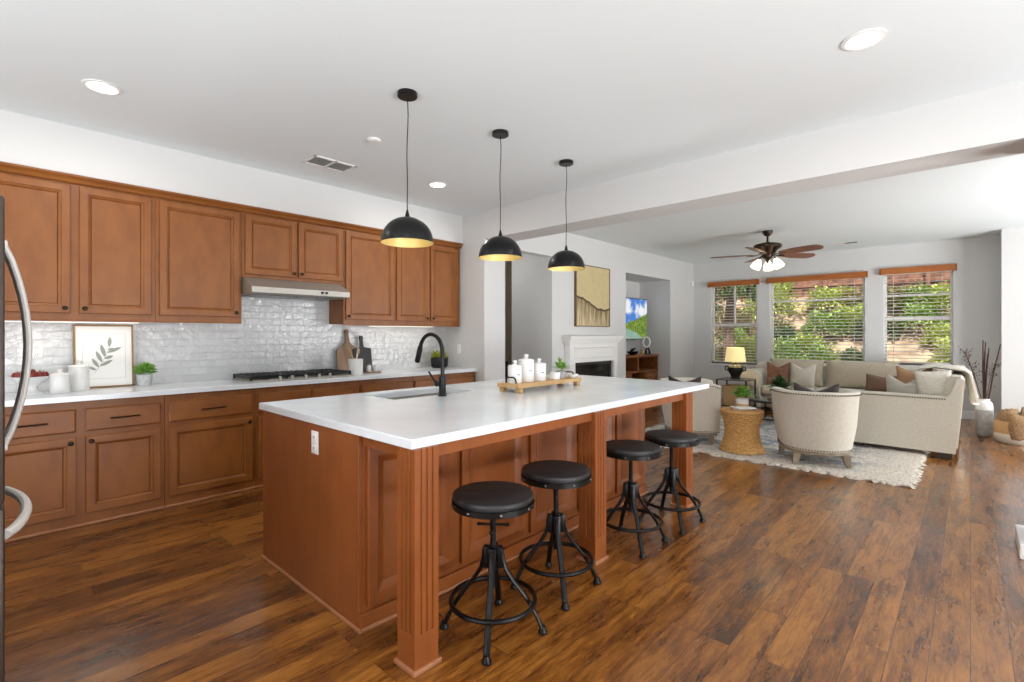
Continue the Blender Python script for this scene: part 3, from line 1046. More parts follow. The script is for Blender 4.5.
for k in range(8):
    xx = -0.085 + 0.024 * k
    f.box(-0.009, 0.009, -0.174, 0.174, -0.0008, 0.0008, m=Matrix.Translation((xx, 0, -0.0065)) @ Matrix.Rotation(R(28), 4, 'Y'))
f.build('louvres', VENTG, t, 0)
t = thing('ceiling_vent', 'small slot vent in the living room ceiling near the fan', 'vent', (-1.53, 9.8, ZC), group='ceiling vents')
MB().box(-0.19, 0.19, -0.06, 0.06, -0.008, -0.001, 0.002).build('frame', TRIM, t, 0)
f = MB()
for k in range(4):
    f.box(0.0, 0.17, -0.045 + 0.025 * k, -0.033 + 0.025 * k, -0.0095, -0.0075)
f.build('slots', DARKHOLE, t, 0)
f = MB()
f.lathe([(0.001, 0), (0.052, 0), (0.052, -0.012), (0.042, -0.02), (0.001, -0.022)], (0, 0, 0), 24)
tag(f.build('smoke_detector', TRIM, None, loc=(-3.41, 2.10, ZC - 0.001)), 'small round white detector cover on the kitchen ceiling', 'smoke detector')

# ceiling fan
t = thing('ceiling_fan', 'bronze ceiling fan with five walnut blades and lit glass shades', 'ceiling fan', (-2.19, 7.9, ZC), R(42.8))
MB().lathe([(0.001, 0), (0.07, 0), (0.068, -0.03), (0.035, -0.075), (0.001, -0.08)], seg=28).build('ceiling_canopy', FANBODY, t)
MB().lathe([(0.014, -0.06), (0.014, -0.16), (0.03, -0.165), (0.03, -0.18)], seg=14).build('downrod', FANBODY, t)
MB().lathe([(0.03, -0.165), (0.09, -0.18), (0.175, -0.20), (0.19, -0.22), (0.185, -0.245), (0.13, -0.285), (0.10, -0.33), (0.07, -0.355), (0.06, -0.40), (0.03, -0.42), (0.001, -0.425)], seg=32).build('motor_housing', FANBODY, t)
for k in range(5):
    a = R(11 + 72 * k)
    m = Matrix.Rotation(a, 4, 'Z') @ Matrix.Translation((0, 0, -0.345)) @ Matrix.Rotation(R(-13), 4, 'X')
    outl = []
    for q in range(25):
        s = q / 24
        x = 0.19 + 0.60 * s
        w = 0.045 + 0.05 * min(1, s * 2.4) ** 0.8
        if s > 0.8:
            w *= math.sqrt(max(0.0, 1 - ((s - 0.8) / 0.2) ** 2)) * 0.98 + 0.02
        outl.append((x, w))
    poly = [(x, -w) for x, w in outl] + [(x, w) for x, w in reversed(outl)]
    bl = MB().prism(poly, -0.004, 0.004, m).build('blade', FANBLADE, t)
    MB().tube([m @ Vector((0.08, 0, 0.02)), m @ Vector((0.15, 0, -0.01)), m @ Vector((0.20, 0, -0.012)), m @ Vector((0.28, 0, -0.010))], [0.014, 0.012, 0.02, 0.010], 8, flat=(1.4, 0.5)).build('blade_iron', FANBODY, bl)
for k in range(3):
    a = R(180 + 120 * k)
    m = Matrix.Rotation(a, 4, 'Z') @ Matrix.Translation((0.125, 0, -0.435)) @ Matrix.Rotation(R(-28), 4, 'Y')
    MB().tube([Matrix.Rotation(a, 4, 'Z') @ Vector(p) for p in ((0.03, 0, -0.385), (0.09, 0, -0.37), (0.115, 0, -0.40), (0.127, 0, -0.44))], 0.010, 8).build('light_arm', FANBODY, t)
    g = MB().lathe([(0.025, 0.01), (0.035, -0.01), (0.058, -0.05), (0.066, -0.09), (0.070, -0.125), (0.062, -0.118), (0.05, -0.05), (0.02, -0.005)], seg=22, m=m).build('glass_shade', SHADEGLASS, t)
MB().lathe([(0.028, -0.42), (0.02, -0.45), (0.005, -0.48), (0.001, -0.485)], seg=14).build('finial', FANBODY, t)

# under-cabinet strips
for y0, y1, lb in ((0.10, 0.90, 'slim lit strip under the wall cabinet nearest the refrigerator'), (3.0, 3.9, 'slim lit strip under the wall cabinets near the end wall')):
    t = thing('under_cabinet_light', lb, 'cabinet light', (-4.97, (y0 + y1) / 2, 1.446), group='lit strips under the wall cabinets')
    w = (y1 - y0) / 2
    MB().box(-0.02, 0.02, -w, w, -0.014, 0, 0.003).build('housing', PLASTIC, t, 0)
    MB().box(-0.014, 0.014, -w + 0.01, w - 0.01, -0.017, -0.0142).build('diffuser', STRIP, t, 0)
    lamp('AREA', 'strip_light', (-4.97, (y0 + y1) / 2, 1.425), 0.8, (1, 0.93, 0.8), (0, 0, 0), shape='RECTANGLE', size=0.03, size_y=y1 - y0)

# ------------------------------------------------------------------ wall outlets


def outlet(label, loc, rz, w=0.072, h=0.116, slots=True):
    t = thing('wall_outlet', label, 'outlet', loc, rz, group='white wall plates')
    MB().box(-w / 2, w / 2, -0.006, -0.0005, -h / 2, h / 2, 0.003).build('cover_plate', PLASTIC, t)
    for s in (-1, 1):
        r = MB().box(-0.017, 0.017, -0.009, -0.005, s * 0.028 - 0.014, s * 0.028 + 0.014, 0.003).build('receptacle', PLASTIC, t)
        if slots:
            q = MB()
            for xx in (-0.006, 0.006):
                q.box(xx - 0.0012, xx + 0.0012, -0.0096, -0.0088, s * 0.028 - 0.004, s * 0.028 + 0.006)
            q.build('slot', DARKHOLE, r, 0)


outlet('white outlet in the tiled wall above the fruit stand', (XK + 0.0085, 0.30, 1.215), PI / 2)
outlet('white outlet on the plain end panel of the island', (-2.448, 1.17, 0.79), 0)
outlet('white outlet plate on the end wall beside the black planter', (-4.87, YE, 1.147), 0)
ms = MB().box(-0.03, 0.03, -0.03, 0.03, -0.05, 0.05, 0.008)
tag(ms.build('motion_sensor', PLASTIC, None, loc=(-4.389, 10.42, 2.42)), 'small white motion sensor high in the window wall corner', 'sensor')

lamp('POINT', 'hall_fill', (-5.2, 5.1, 2.3), 3.5, (1, 0.97, 0.92), shadow_soft_size=0.2)  # added fill lamp without a fitting, brightens the dim hall

# ------------------------------------------------------------------ small things on the kitchen worktop
CT = 0.9155


def sprig(mb, c, n, rad, ln, wd, up=0.9, seed=0, droop=0.25):
    rn = random.Random(seed)
    for i in range(n):
        a = rn.uniform(0, 2 * PI)
        el = rn.uniform(0.15, 1.0) ** 0.8 * up
        d = Vector((math.cos(a) * math.cos(el * 1.5), math.sin(a) * math.cos(el * 1.5), math.sin(el * 1.5)))
        r = rad * rn.uniform(0.15, 0.8)
        p = Vector(c) + d * r
        mb.leaf(p, d + Vector((rn.uniform(-.5, .5), rn.uniform(-.5, .5), rn.uniform(-.3, .4))), (0, 0, 1), ln * rn.uniform(0.7, 1.2), wd * rn.uniform(0.7, 1.2), droop)
    return mb


def canister(name, label, cat, loc, r, h, group=None, lettering=False, seg=28):
    t = thing(name, label, cat, loc, group=group)
    MB().lathe([(r * 0.96, 0), (r, 0.006), (r, h - 0.006), (r * 0.97, h)], seg=seg).build('jar', CERAMIC, t)
    MB().lathe([(r * 1.03, h + 0.0005), (r * 1.04, h + 0.008), (r * 0.9, h + 0.016), (r * 0.3, h + 0.022), (r * 0.18, h + 0.028), (r * 0.3, h + 0.042), (r * 0.28, h + 0.05), (0.001, h + 0.053)], seg=seg).build('lid', CERAMIC, t)
    return t


t = thing('fruit_stand', 'white footed fruit stand of dark red fruit beside the refrigerator handle', 'fruit stand', (-4.88, 0.255, CT))
MB().lathe([(0.07, 0), (0.07, 0.006), (0.045, 0.03), (0.04, 0.055), (0.06, 0.075), (0.112, 0.122), (0.116, 0.128), (0.11, 0.128), (0.06, 0.088), (0.001, 0.084)], seg=30).build('bowl', CERAMIC, t)
rn = random.Random(3)
fr = []
for k in range(9):
    a = 2 * PI * k / 8
    p = (-4.88 + 0.066 * math.cos(a), 0.255 + 0.066 * math.sin(a), CT + 0.134) if k < 8 else (-4.88, 0.255, CT + 0.155)
    f = MB().lathe([(0.001, -0.024), (0.018, -0.026), (0.029, -0.012), (0.031, 0.004), (0.022, 0.022), (0.006, 0.020), (0.001, 0.016)], seg=14).build('red_fruit', RED, None, loc=p)
    MB().cyl((0, 0, 0.016), (0.003, 0.002, 0.034), 0.0018, seg=6).build('stem', TWIG, f)
    tag(f, 'dark red fruit heaped on the white footed stand', 'fruit', 'dark red fruit on the stand')

canister('lidded_canister', 'short white lidded canister beside the fruit stand', 'canister', (-4.84, 0.405, CT), 0.056, 0.125)
canister('lidded_canister', 'taller white lidded canister in front of the framed leaf print', 'canister', (-4.93, 0.52, CT), 0.062, 0.175)

t = thing('framed_print', 'gold framed leaf print leaning on the tiled wall', 'framed print', (-5.075, 0.69, CT))
t.rotation_euler = (0, R(-5), 0)
fw_, fh_ = 0.187, 0.50
f = MB()
for a in ((-fw_, -fw_ + 0.012, 0, fh_), (fw_ - 0.012, fw_, 0, fh_), (-fw_, fw_, 0, 0.012), (-fw_, fw_, fh_ - 0.012, fh_)):
    f.box(0.0, 0.022, a[0], a[1], a[2], a[3], 0.001, 1)
f.build('frame', GOLDFRAME, t, 0)
pp = MB().box(0.002, 0.014, -fw_ + 0.01, fw_ - 0.01, 0.01, fh_ - 0.01).build('paper', PAPER, t, 0)
f = MB()
iw, i0, i1 = 0.135, 0.07, 0.43
for a in ((-iw, -iw + 0.002, i0, i1), (iw - 0.002, iw, i0, i1), (-iw, iw, i0, i0 + 0.002), (-iw, iw, i1 - 0.002, i1)):
    f.box(0.0141, 0.0148, a[0], a[1], a[2], a[3])
f.build('inner_line', GREYLINE, pp, 0)
f = MB()


def flatleaf(mb, y, z, ang, ln, wd):
    n = 8
    top, bot = [], []
    for k in range(n + 1):
        s = k / n
        w = wd * math.sin(PI * s) ** 0.8 * 0.5
        cx, cz = y + math.cos(ang) * ln * s, z + math.sin(ang) * ln * s
        top.append((cx - math.sin(ang) * w, cz + math.cos(ang) * w))
        bot.append((cx + math.sin(ang) * w, cz - math.cos(ang) * w))
    poly = top + bot[1:-1][::-1]
    vs_ = [mb.bm.verts.new((0.0147, a, b)) for a, b in poly]
    mb.bm.faces.new(vs_)


stem = [(-0.06, 0.12), (-0.03, 0.17), (0.0, 0.23), (0.02, 0.29), (0.035, 0.33)]
for (a, b), (c, d_) in zip(stem, stem[1:]):
    f.box(0.0141, 0.0147, 0, math.hypot(c - a, d_ - b), -0.0013, 0.0013, m=Matrix.Translation((0, a, b)) @ Matrix.Rotation(math.atan2(d_ - b, c - a), 4, 'X'))
for y, z, an, ln, wd in ((-0.035, 0.16, 120, 0.085, 0.024), (-0.03, 0.17, 30, 0.095, 0.025), (-0.015, 0.20, 112, 0.10, 0.026), (0.0, 0.23, 20, 0.06, 0.024),
                         (0.005, 0.24, 104, 0.11, 0.028), (0.015, 0.275, 25, 0.105, 0.026), (0.02, 0.30, 10, 0.05, 0.02), (0.03, 0.32, 85, 0.085, 0.026), (-0.05, 0.14, 150, 0.06, 0.02)):
    flatleaf(f, y, z, R(an), ln, wd)
f.build('leaf_drawing', INK, pp, 0)

t = thing('potted_succulent', 'small bushy green plant in a grey pot beside the framed print', 'potted plant', (-4.98, 0.935, CT))
MB().lathe([(0.046, 0), (0.056, 0.095), (0.052, 0.095), (0.048, 0.08), (0.001, 0.08)], seg=20).build('pot', CONCRETE, t)
sprig(MB(), (0, 0, 0.095), 200, 0.085, 0.048, 0.028, 1.0, 5).build('foliage', LEAF, t, 0)

t = thing('utensil_crock', 'white crock of wooden spoons beside the gas cooktop', 'crock', (-4.74, 2.70, CT))
MB().lathe([(0.07, 0), (0.074, 0.004), (0.076, 0.165), (0.070, 0.165), (0.068, 0.02), (0.001, 0.02)], seg=28).build('crock', CERAMIC, t)
for (tx, ty, ln, mm, hw_) in ((0.02, -0.085, 0.27, SPOONW, 0.022), (-0.01, -0.055, 0.26, SPOONW, 0.018), (0.01, 0.02, 0.275, CERAMIC, 0.026), (-0.02, 0.045, 0.26, SPOONW, 0.02)):
    b0 = Vector((-tx * 0.5, -ty * 0.4, 0.024))
    b1 = Vector((tx, ty, ln))
    u = (b1 - b0).normalized()
    s = MB()
    s.tube([b0, b0 + u * 0.12, b1 - u * 0.05], [0.005, 0.005, 0.006], 8)
    q = u.to_track_quat('Z', 'X').to_matrix().to_4x4()
    s.ball(b1 - u * 0.02, 0.006, hw_, 0.036, 12, 8, m=q)
    tag(s.build('kitchen_spoon', mm, None, loc=(-4.74, 2.70, CT)), {0: 'wooden spoon leaning furthest out of the white crock, towards the cooktop', 1: 'thinner wooden spoon in the white crock beside the leaning one', 2: 'white spoon standing upright in the crock', 3: 'wooden spoon behind the white spoon in the crock'}[[0.02, -0.01, 0.01, -0.02].index(tx)], 'spoon', 'spoons in the crock')


def board(name, label, loc, w, h, hh, m, tilt, hole, shoulder, roll=0):
    """cutting board standing on its edge: body w x h with a handle of length hh"""
    t = 0.018
    pts = [(-w / 2, 0), (w / 2, 0), (w / 2, h - shoulder)]
    for k in range(1, 8):
        s = k / 8
        pts.append((w / 2 + (0.02 - w / 2) * (0.5 - 0.5 * math.cos(PI * s)), h - shoulder + shoulder * 1.15 * s ** (1.4 if shoulder > .03 else 1)))
    pts += [(0.018, h + hh * 0.6), (0.026, h + hh * 0.8), (0.016, h + hh), (-0.016, h + hh), (-0.026, h + hh * 0.8), (-0.018, h + hh * 0.6)]
    for k in range(7, 0, -1):
        s = k / 8
        pts.append((-(w / 2 + (0.02 - w / 2) * (0.5 - 0.5 * math.cos(PI * s))), h - shoulder + shoulder * 1.15 * s ** (1.4 if shoulder > .03 else 1)))
    pts.append((-w / 2, h - shoulder))
    mb = MB()
    mb.rings([[Vector((x, y, z)) for y, z in pts] for x in (0, t)])
    o = mb.build(name, m, None, 20, loc=loc)
    o.rotation_euler = (R(roll), R(-tilt), 0)
    tag(o, label, 'cutting board', 'cutting boards leaning on the tiles')
    return o


board('cutting_board', 'tall walnut paddle board leaning on the tiles behind the crock', (-5.06, 2.80, CT), 0.27, 0.35, 0.13, BOARDW, 8, True, 0.11)
board('cutting_board', 'small charcoal paddle board leaning on the tiles', (-5.04, 2.965, CT), 0.225, 0.28, 0.13, BOARDB, 9, True, 0.02)
tr = MB().lathe([(0.001, 0), (0.095, 0), (0.098, 0.008), (0.09, 0.010), (0.001, 0.008)], seg=24)
tag(tr.build('round_trivet', BOARDW, None, loc=(-4.86, 2.975, CT)), 'small round wooden trivet under the salt and pepper shakers', 'trivet')
for dy, lb, hh in ((-0.045, 'white shaker nearer the crock on the wooden trivet', 0.075), (0.035, 'white shaker nearer the end wall on the wooden trivet', 0.065)):
    t = thing('salt_shaker', lb, 'shaker', (-4.86, 2.975 + dy, CT + 0.0105), group='shakers on the trivet')
    MB().lathe([(0.026, 0), (0.027, 0.01), (0.024, hh * 0.8), (0.018, hh), (0.001, hh + 0.003)], seg=18).build('body', CERAMIC, t)
    MB().lathe([(0.019, hh - 0.004), (0.02, hh + 0.004), (0.012, hh + 0.013), (0.001, hh + 0.015)], seg=16).build('cap', STEELDK if dy < 0 else CERAMIC, t)

t = thing('potted_plant', 'yellow-green plant in a black oval planter at the end of the wall worktop', 'potted plant', (-4.95, 3.99, CT))
MB().lathe([(0.10, 0), (0.122, 0.02), (0.128, 0.10), (0.124, 0.128), (0.117, 0.128), (0.112, 0.10), (0.001, 0.10)], seg=28, m=Matrix.Diagonal((0.6, 1, 1, 1))).build('pot', BLACK, t)
sprig(MB(), (0, 0, 0.11), 230, 0.11, 0.055, 0.03, 0.8, 9).build('foliage', LEAFY, t, 0)

# ------------------------------------------------------------------ tray on the island and what stands on it
IT = 0.9255
t = thing('serving_tray', 'long footed wooden tray with black iron handles on the island', 'tray', (-2.42, 2.95, IT))
MB().box(-0.105, 0.105, -0.385, 0.385, 0.034, 0.062, 0.004).build('tray_board', PINE, t, 0)
for y0, y1 in ((-0.375, -0.315), (0.315, 0.375)):
    for x0, x1 in ((-0.10, -0.06), (0.06, 0.10)):
        MB().box(x0, x1, y0 + 0.01, y1 - 0.01, 0, 0.034, 0.003).build('foot', PINE, t, 0)
for s in (-1, 1):
    pts = []
    for k in range(11):
        a = PI * k / 10
        pts.append((-0.05 * math.cos(a), s * (0.345 + 0.012 * math.sin(a)), 0.064 + 0.042 * min(1.0, math.sin(a) * 1.5)))
    MB().tube(pts, 0.0055, 8).build('handle', BLACK, t)
TT = IT + 0.0625


def tray_canister(label, x, y, r, h):
    t = canister('lidded_canister', label, 'canister', (x, y, TT), r, h, 'white canisters on the tray')
    d = Vector((-x, -y, 0)).normalized()
    a0 = math.atan2(d.y, d.x) + 0.55
    b = MB()
    for k in range(5):
        a = a0 - 0.19 + 0.095 * k
        c = Vector((math.cos(a), math.sin(a), 0)) * (r + 0.0006)
        m = Matrix.Translation((c.x, c.y, h * 0.55)) @ Matrix.Rotation(a, 4, 'Z')
        b.box(-0.0006, 0.0006, -0.0028, 0.0028, -0.004, 0.004, m=m)
    b.build('lettering', LETTER, t, 0)


tray_canister('white lidded canister on the wooden tray, nearest its front handle', -2.42, 2.645, 0.052, 0.112)
tray_canister('tallest white lidded canister, middle of three on the wooden tray', -2.435, 2.785, 0.060, 0.150)
tray_canister('narrow white lidded canister on the tray beside the small white cup', -2.415, 2.912, 0.054, 0.116)
t = tag(MB().lathe([(0.034, 0), (0.040, 0.004), (0.043, 0.056), (0.039, 0.056), (0.036, 0.01), (0.001, 0.01)], seg=24).build('white_cup', CERAMIC, None, loc=(-2.375, 3.055, TT)), 'small plain white cup on the wooden tray', 'cup')
t = thing('potted_plant', 'bright green plant in a little grey pot on the island tray', 'potted plant', (-2.42, 3.19, TT))
MB().lathe([(0.03, 0), (0.04, 0.06), (0.036, 0.06), (0.033, 0.05), (0.001, 0.05)], seg=18).build('pot', GREYCER, t)
sprig(MB(), (0, 0, 0.06), 60, 0.05, 0.085, 0.02, 0.95, 13, 0.35).build('foliage', LEAF, t, 0)
dsh = MB().lathe([(0.03, 0), (0.036, 0.004), (0.05, 0.03), (0.046, 0.03), (0.03, 0.01), (0.001, 0.009)], seg=22, m=Matrix.Diagonal((0.8, 1.05, 1, 1)))
tag(dsh.build('shallow_dish', CERAMIC, None, loc=(-2.36, 3.275, TT)), 'shallow white dish at the far end of the wooden tray', 'dish')

# ------------------------------------------------------------------ fireplace wall
t = thing('fireplace_mantel', 'white moulded fireplace surround with black firebox', 'fireplace', (XF, 6.59, 0))
s = MB()
for pr, z0, z1 in ((0.17, 1.265, 1.31), (0.155, 1.245, 1.265), (0.135, 1.22, 1.245), (0.12, 1.20, 1.22)):
    s.box(0.001, pr, -0.64 - pr * 0.6, 0.64 + pr * 0.6, z0, z1, 0.004)
s.build('mantel_shelf', TRIM, t, 0)
f = MB()
f.box(0.001, 0.10, -0.67, 0.67, 0.91, 1.20, 0.002)
f.build('frieze', TRIM, t, 0)
MB().panel(-0.56, 0.56, 0.97, 1.15, [(0, 0), (0, 0.014), (0.014, 0.02), (0.028, 0.004), (0.034, 0.004)], MX(0.10)).build('frieze_panel', TRIM, t, 25)
for sg in (-1, 1):
    l = MB().box(0.001, 0.10, sg * 0.67 - (0.135 if sg > 0 else 0), sg * 0.67 + (0.135 if sg < 0 else 0), 0, 0.91, 0.002).build('pilaster', TRIM, t, 0)
    u0, u1 = (-0.655, -0.55) if sg < 0 else (0.55, 0.655)
    MB().panel(u0, u1, 0.16, 0.90, [(0, 0), (0, 0.012), (0.012, 0.016), (0.024, 0.003), (0.03, 0.003)], MX(0.10)).build('pilaster_panel', TRIM, l, 25)
    MB().box(0.10, 0.118, u0 - 0.012, u1 + 0.012, 0.0, 0.13, 0.003).build('pilaster_base', TRIM, l, 0)
b = MB()
b.box(0.001, 0.06, -0.535, 0.535, 0.86, 0.91, 0.002).box(0.001, 0.06, -0.535, -0.47, 0, 0.86, 0.002).box(0.001, 0.06, 0.47, 0.535, 0, 0.86, 0.002).box(0.001, 0.06, -0.535, 0.535, 0, 0.16, 0.002)
b.build('firebox_frame', FIREBLACK, t, 0)
g = MB()
for k in range(5):
    g.box(0.06, 0.068, -0.46, 0.46, 0.87 + 0.007 * k, 0.873 + 0.007 * k)
g.build('firebox_louvre', STEELDK, t, 0)
MB().box(0.02, 0.045, -0.47, 0.47, 0.16, 0.86).build('firebox_glass', FIREGLASS, t, 0)


def painting_mat():
    m = bpy.data.materials.new('gold_wash_canvas')
    m.use_nodes = True
    nt = m.node_tree
    N, L = nt.nodes, nt.links
    b = N['Principled BSDF']
    b.inputs['Roughness'].default_value = 0.55
    tc = N.new('ShaderNodeTexCoord')
    sp = N.new('ShaderNodeSeparateXYZ')
    L.new(tc.outputs['Object'], sp.inputs[0])

    def mth(op, a, bb=None, c=None):
        n = N.new('ShaderNodeMath')
        n.operation = op
        for i, v in enumerate((a, bb, c)):
            if v is None:
                continue
            if isinstance(v, (int, float)):
                n.inputs[i].default_value = v
            else:
                L.new(v, n.inputs[i])
        return n.outputs[0]
    y, z = sp.outputs['Y'], sp.outputs['Z']
    nz = N.new('ShaderNodeTexNoise')
    nz.inputs['Scale'].default_value = 9
    nz.inputs['Detail'].default_value = 5
    L.new(tc.outputs['Object'], nz.inputs['Vector'])
    # the wavy ridge line: 0.40 + 0.09*cos(...)
    wav = mth('MULTIPLY', mth('COSINE', mth('MULTIPLY_ADD', y, 5.0, 2.2)), 0.055)
    lin_ = mth('MULTIPLY_ADD', y, -0.12, wav)
    line = mth('ADD', mth('ADD', lin_, 0.36), mth('MULTIPLY_ADD', nz.outputs['Fac'], 0.08, -0.04))
    dz = mth('SUBTRACT', z, line)
    below = mth('LESS_THAN', dz, 0)
    mp = N.new('ShaderNodeMapping')
    mp.inputs['Scale'].default_value = (1, 38, 3.0)
    L.new(tc.outputs['Object'], mp.inputs['Vector'])
    st = N.new('ShaderNodeTexNoise')
    st.inputs['Scale'].default_value = 1
    st.inputs['Detail'].default_value = 3
    L.new(mp.outputs['Vector'], st.inputs['Vector'])
    up = N.new('ShaderNodeValToRGB')
    up.color_ramp.elements[0].color = lin((190, 172, 126))
    up.color_ramp.elements[1].color = lin((212, 196, 152))
    L.new(nz.outputs['Fac'], up.inputs['Fac'])
    lo = N.new('ShaderNodeValToRGB')
    lo.color_ramp.elements[0].position = 0.32
    lo.color_ramp.elements[0].color = lin((112, 90, 60))
    lo.color_ramp.elements[1].position = 0.68
    lo.color_ramp.elements[1].color = lin((216, 198, 156))
    # streaks thin out further down
    L.new(mth('ADD', st.outputs['Fac'], mth('MULTIPLY_ADD', dz, -0.55, -0.12)), lo.inputs['Fac'])
    mx = N.new('ShaderNodeMix')
    mx.data_type = 'RGBA'
    L.new(below, mx.inputs['Factor'])
    L.new(up.outputs['Color'], mx.inputs['A'])
    L.new(lo.outputs['Color'], mx.inputs['B'])
    edge = mth('LESS_THAN', mth('ABSOLUTE', mth('ADD', dz, 0.012)), 0.016)
    m2 = N.new('ShaderNodeMix')
    m2.data_type = 'RGBA'
    L.new(edge, m2.inputs['Factor'])
    L.new(mx.outputs['Result'], m2.inputs['A'])
    m2.inputs['B'].default_value = lin((72, 56, 38))
    L.new(m2.outputs['Result'], b.inputs['Base Color'])
    return m


t = thing('abstract_painting', 'gold abstract canvas with dark wavy ridge above the fireplace', 'painting', (XF, 6.64, 1.465))
MB().box(0.001, 0.034, -0.465, 0.465, 0.005, 0.94).build('canvas', painting_mat(), t, 0)
f = MB()
for a in ((-0.478, -0.466, 0, 0.95), (0.466, 0.478, 0, 0.95), (-0.478, 0.478, -0.006, 0.005), (-0.478, 0.478, 0.94, 0.951)):
    f.box(0.001, 0.042, *a)
f.build('frame', mat('bronze_wood_frame', (110, 86, 58), 0.5), t, 0)


def screen_mat():
    m = bpy.data.materials.new('lit_tv_picture')
    m.use_nodes = True
    nt = m.node_tree
    N, L = nt.nodes, nt.links
    b = N['Principled BSDF']
    b.inputs['Base Color'].default_value = (0.01, 0.01, 0.01, 1)
    b.inputs['Roughness'].default_value = 0.2
    tc = N.new('ShaderNodeTexCoord')
    sp = N.new('ShaderNodeSeparateXYZ')
    L.new(tc.outputs['Object'], sp.inputs[0])
    nz = N.new('ShaderNodeTexNoise')
    nz.inputs['Scale'].default_value = 3.2
    nz.inputs['Detail'].default_value = 6
    L.new(tc.outputs['Object'], nz.inputs['Vector'])
    n2 = N.new('ShaderNodeTexNoise')
    n2.inputs['Scale'].default_value = 24
    n2.inputs['Detail'].default_value = 6
    L.new(tc.outputs['Object'], n2.inputs['Vector'])

    def mth(op, a, bb):
        n = N.new('ShaderNodeMath')
        n.operation = op
        for i, v in enumerate((a, bb)):
            if isinstance(v, (int, float)):
                n.inputs[i].default_value = v
            else:
                L.new(v, n.inputs[i])
        return n.outputs[0]
    # sky with clouds
    cl = N.new('ShaderNodeValToRGB')
    cl.color_ramp.elements[0].position = 0.46
    cl.color_ramp.elements[0].color = lin((70, 130, 215))
    cl.color_ramp.elements[1].position = 0.60
    cl.color_ramp.elements[1].color = lin((245, 248, 252))
    L.new(mth('SUBTRACT', mth('ADD', nz.outputs['Fac'], 0.14), mth('MULTIPLY', mth('ABSOLUTE', mth('SUBTRACT', sp.outputs['Z'], 0.56), 0), 0.7)), cl.inputs['Fac'])
    hl = N.new('ShaderNodeValToRGB')
    hl.color_ramp.elements[0].position = 0.35
    hl.color_ramp.elements[0].color = lin((48, 84, 30))
    hl.color_ramp.elements[1].position = 0.65
    hl.color_ramp.elements[1].color = lin((150, 178, 60))
    L.new(n2.outputs['Fac'], hl.inputs['Fac'])
    wt = N.new('ShaderNodeValToRGB')
    wt.color_ramp.elements[0].color = lin((110, 150, 120))
    wt.color_ramp.elements[1].color = lin((170, 196, 190))
    L.new(nz.outputs['Fac'], wt.inputs['Fac'])
    ridge = mth('ADD', mth('MULTIPLY', sp.outputs['Y'], 0.22), mth('ADD', mth('MULTIPLY', nz.outputs['Fac'], 0.16), 0.27))
    m1 = N.new('ShaderNodeMix')
    m1.data_type = 'RGBA'
    L.new(mth('LESS_THAN', sp.outputs['Z'], ridge), m1.inputs['Factor'])
    L.new(cl.outputs['Color'], m1.inputs['A'])
    L.new(hl.outputs['Color'], m1.inputs['B'])
    m2 = N.new('ShaderNodeMix')
    m2.data_type = 'RGBA'
    shore = mth('SUBTRACT', mth('ADD', mth('MULTIPLY', nz.outputs['Fac'], 0.2), 0.10), mth('MULTIPLY', sp.outputs['Y'], 0.35))
    L.new(mth('LESS_THAN', sp.outputs['Z'], shore), m2.inputs['Factor'])
    L.new(m1.outputs['Result'], m2.inputs['A'])
    L.new(wt.outputs['Color'], m2.inputs['B'])
    L.new(m2.outputs['Result'], b.inputs['Emission Color'])
    b.inputs['Emission Strength'].default_value = 0.9
    return m


t = thing('wall_tv', 'large flat television showing a green coast, mounted in the niche', 'television', (-4.86, 8.58, 1.235))
MB().box(-0.03, 0.012, -0.72, 0.72, 0, 0.81, 0.006).build('casing', BLACK, t, 0)
MB().box(0.012, 0.0145, -0.708, 0.708, 0.014, 0.798).build('screen', screen_mat(), t, 0)
MB().box(-0.239, -0.225, -0.2, 0.2, 0.25, 0.6).box(-0.225, -0.03, -0.04, 0.04, 0.38, 0.46).build('wall_mount', BLACK, t, 0)

t = thing('media_console', 'oak media cabinet with open shelves under the television', 'console', (-4.92, 8.60, 0))
c = MB()
x0, x1, w = -0.17, 0.26, 0.80
c.box(x0, x1, -w, -w + 0.04, 0, 0.89, 0.003).box(x0, x1, w - 0.04, w, 0, 0.89, 0.003)
c.box(x0, x1 - 0.005, -w + 0.04, w - 0.04, 0.60, 0.63).box(x0, x1 - 0.005, -w + 0.04, w - 0.04, 0.02, 0.10)
for yy in (-0.27, 0.27):
    c.box(x0, x1 - 0.005, yy - 0.018, yy + 0.018, 0.10, 0.60)
c.box(x0, x1 - 0.005, -0.018, 0.018, 0.63, 0.89)
c.build('carcass', CONSOLE, t, 0)
MB().box(x0, x0 + 0.015, -w + 0.04, w - 0.04, 0.1, 0.89).build('back_panel', CONSOLEIN, t, 0)
MB().box(x0, x1 + 0.015, -w - 0.02, w + 0.02, 0.905, 0.93, 0.005).box(x0, x1 + 0.008, -w - 0.01, w + 0.01, 0.89, 0.905, 0.004).build('top', CONSOLE, t, 0)
for a, b_ in ((-0.745, -0.29), (0.29, 0.745)):
    o = MB().panel(a, b_, 0.11, 0.59, [(0, 0), (0, 0.016), (0.05, 0.018), (0.06, 0.008), (0.07, 0.008)], MX(x1 - 0.006)).build('door', CONSOLE, t, 25)
    knob((a + 0.04) if a > 0 else (b_ - 0.04), 0.36, x1 - 0.004, o)
CZ = 0.9305
t = thing('ring_mirror', 'white ring light on a small stand on the oak console', 'ring light', (-4.80, 9.18, CZ), R(-62))
MB().lathe([(0.05, 0), (0.05, 0.008), (0.01, 0.014)], seg=18).cyl((0, 0, 0.01), (0, 0, 0.14), 0.006).build('stand', BLACK, t)
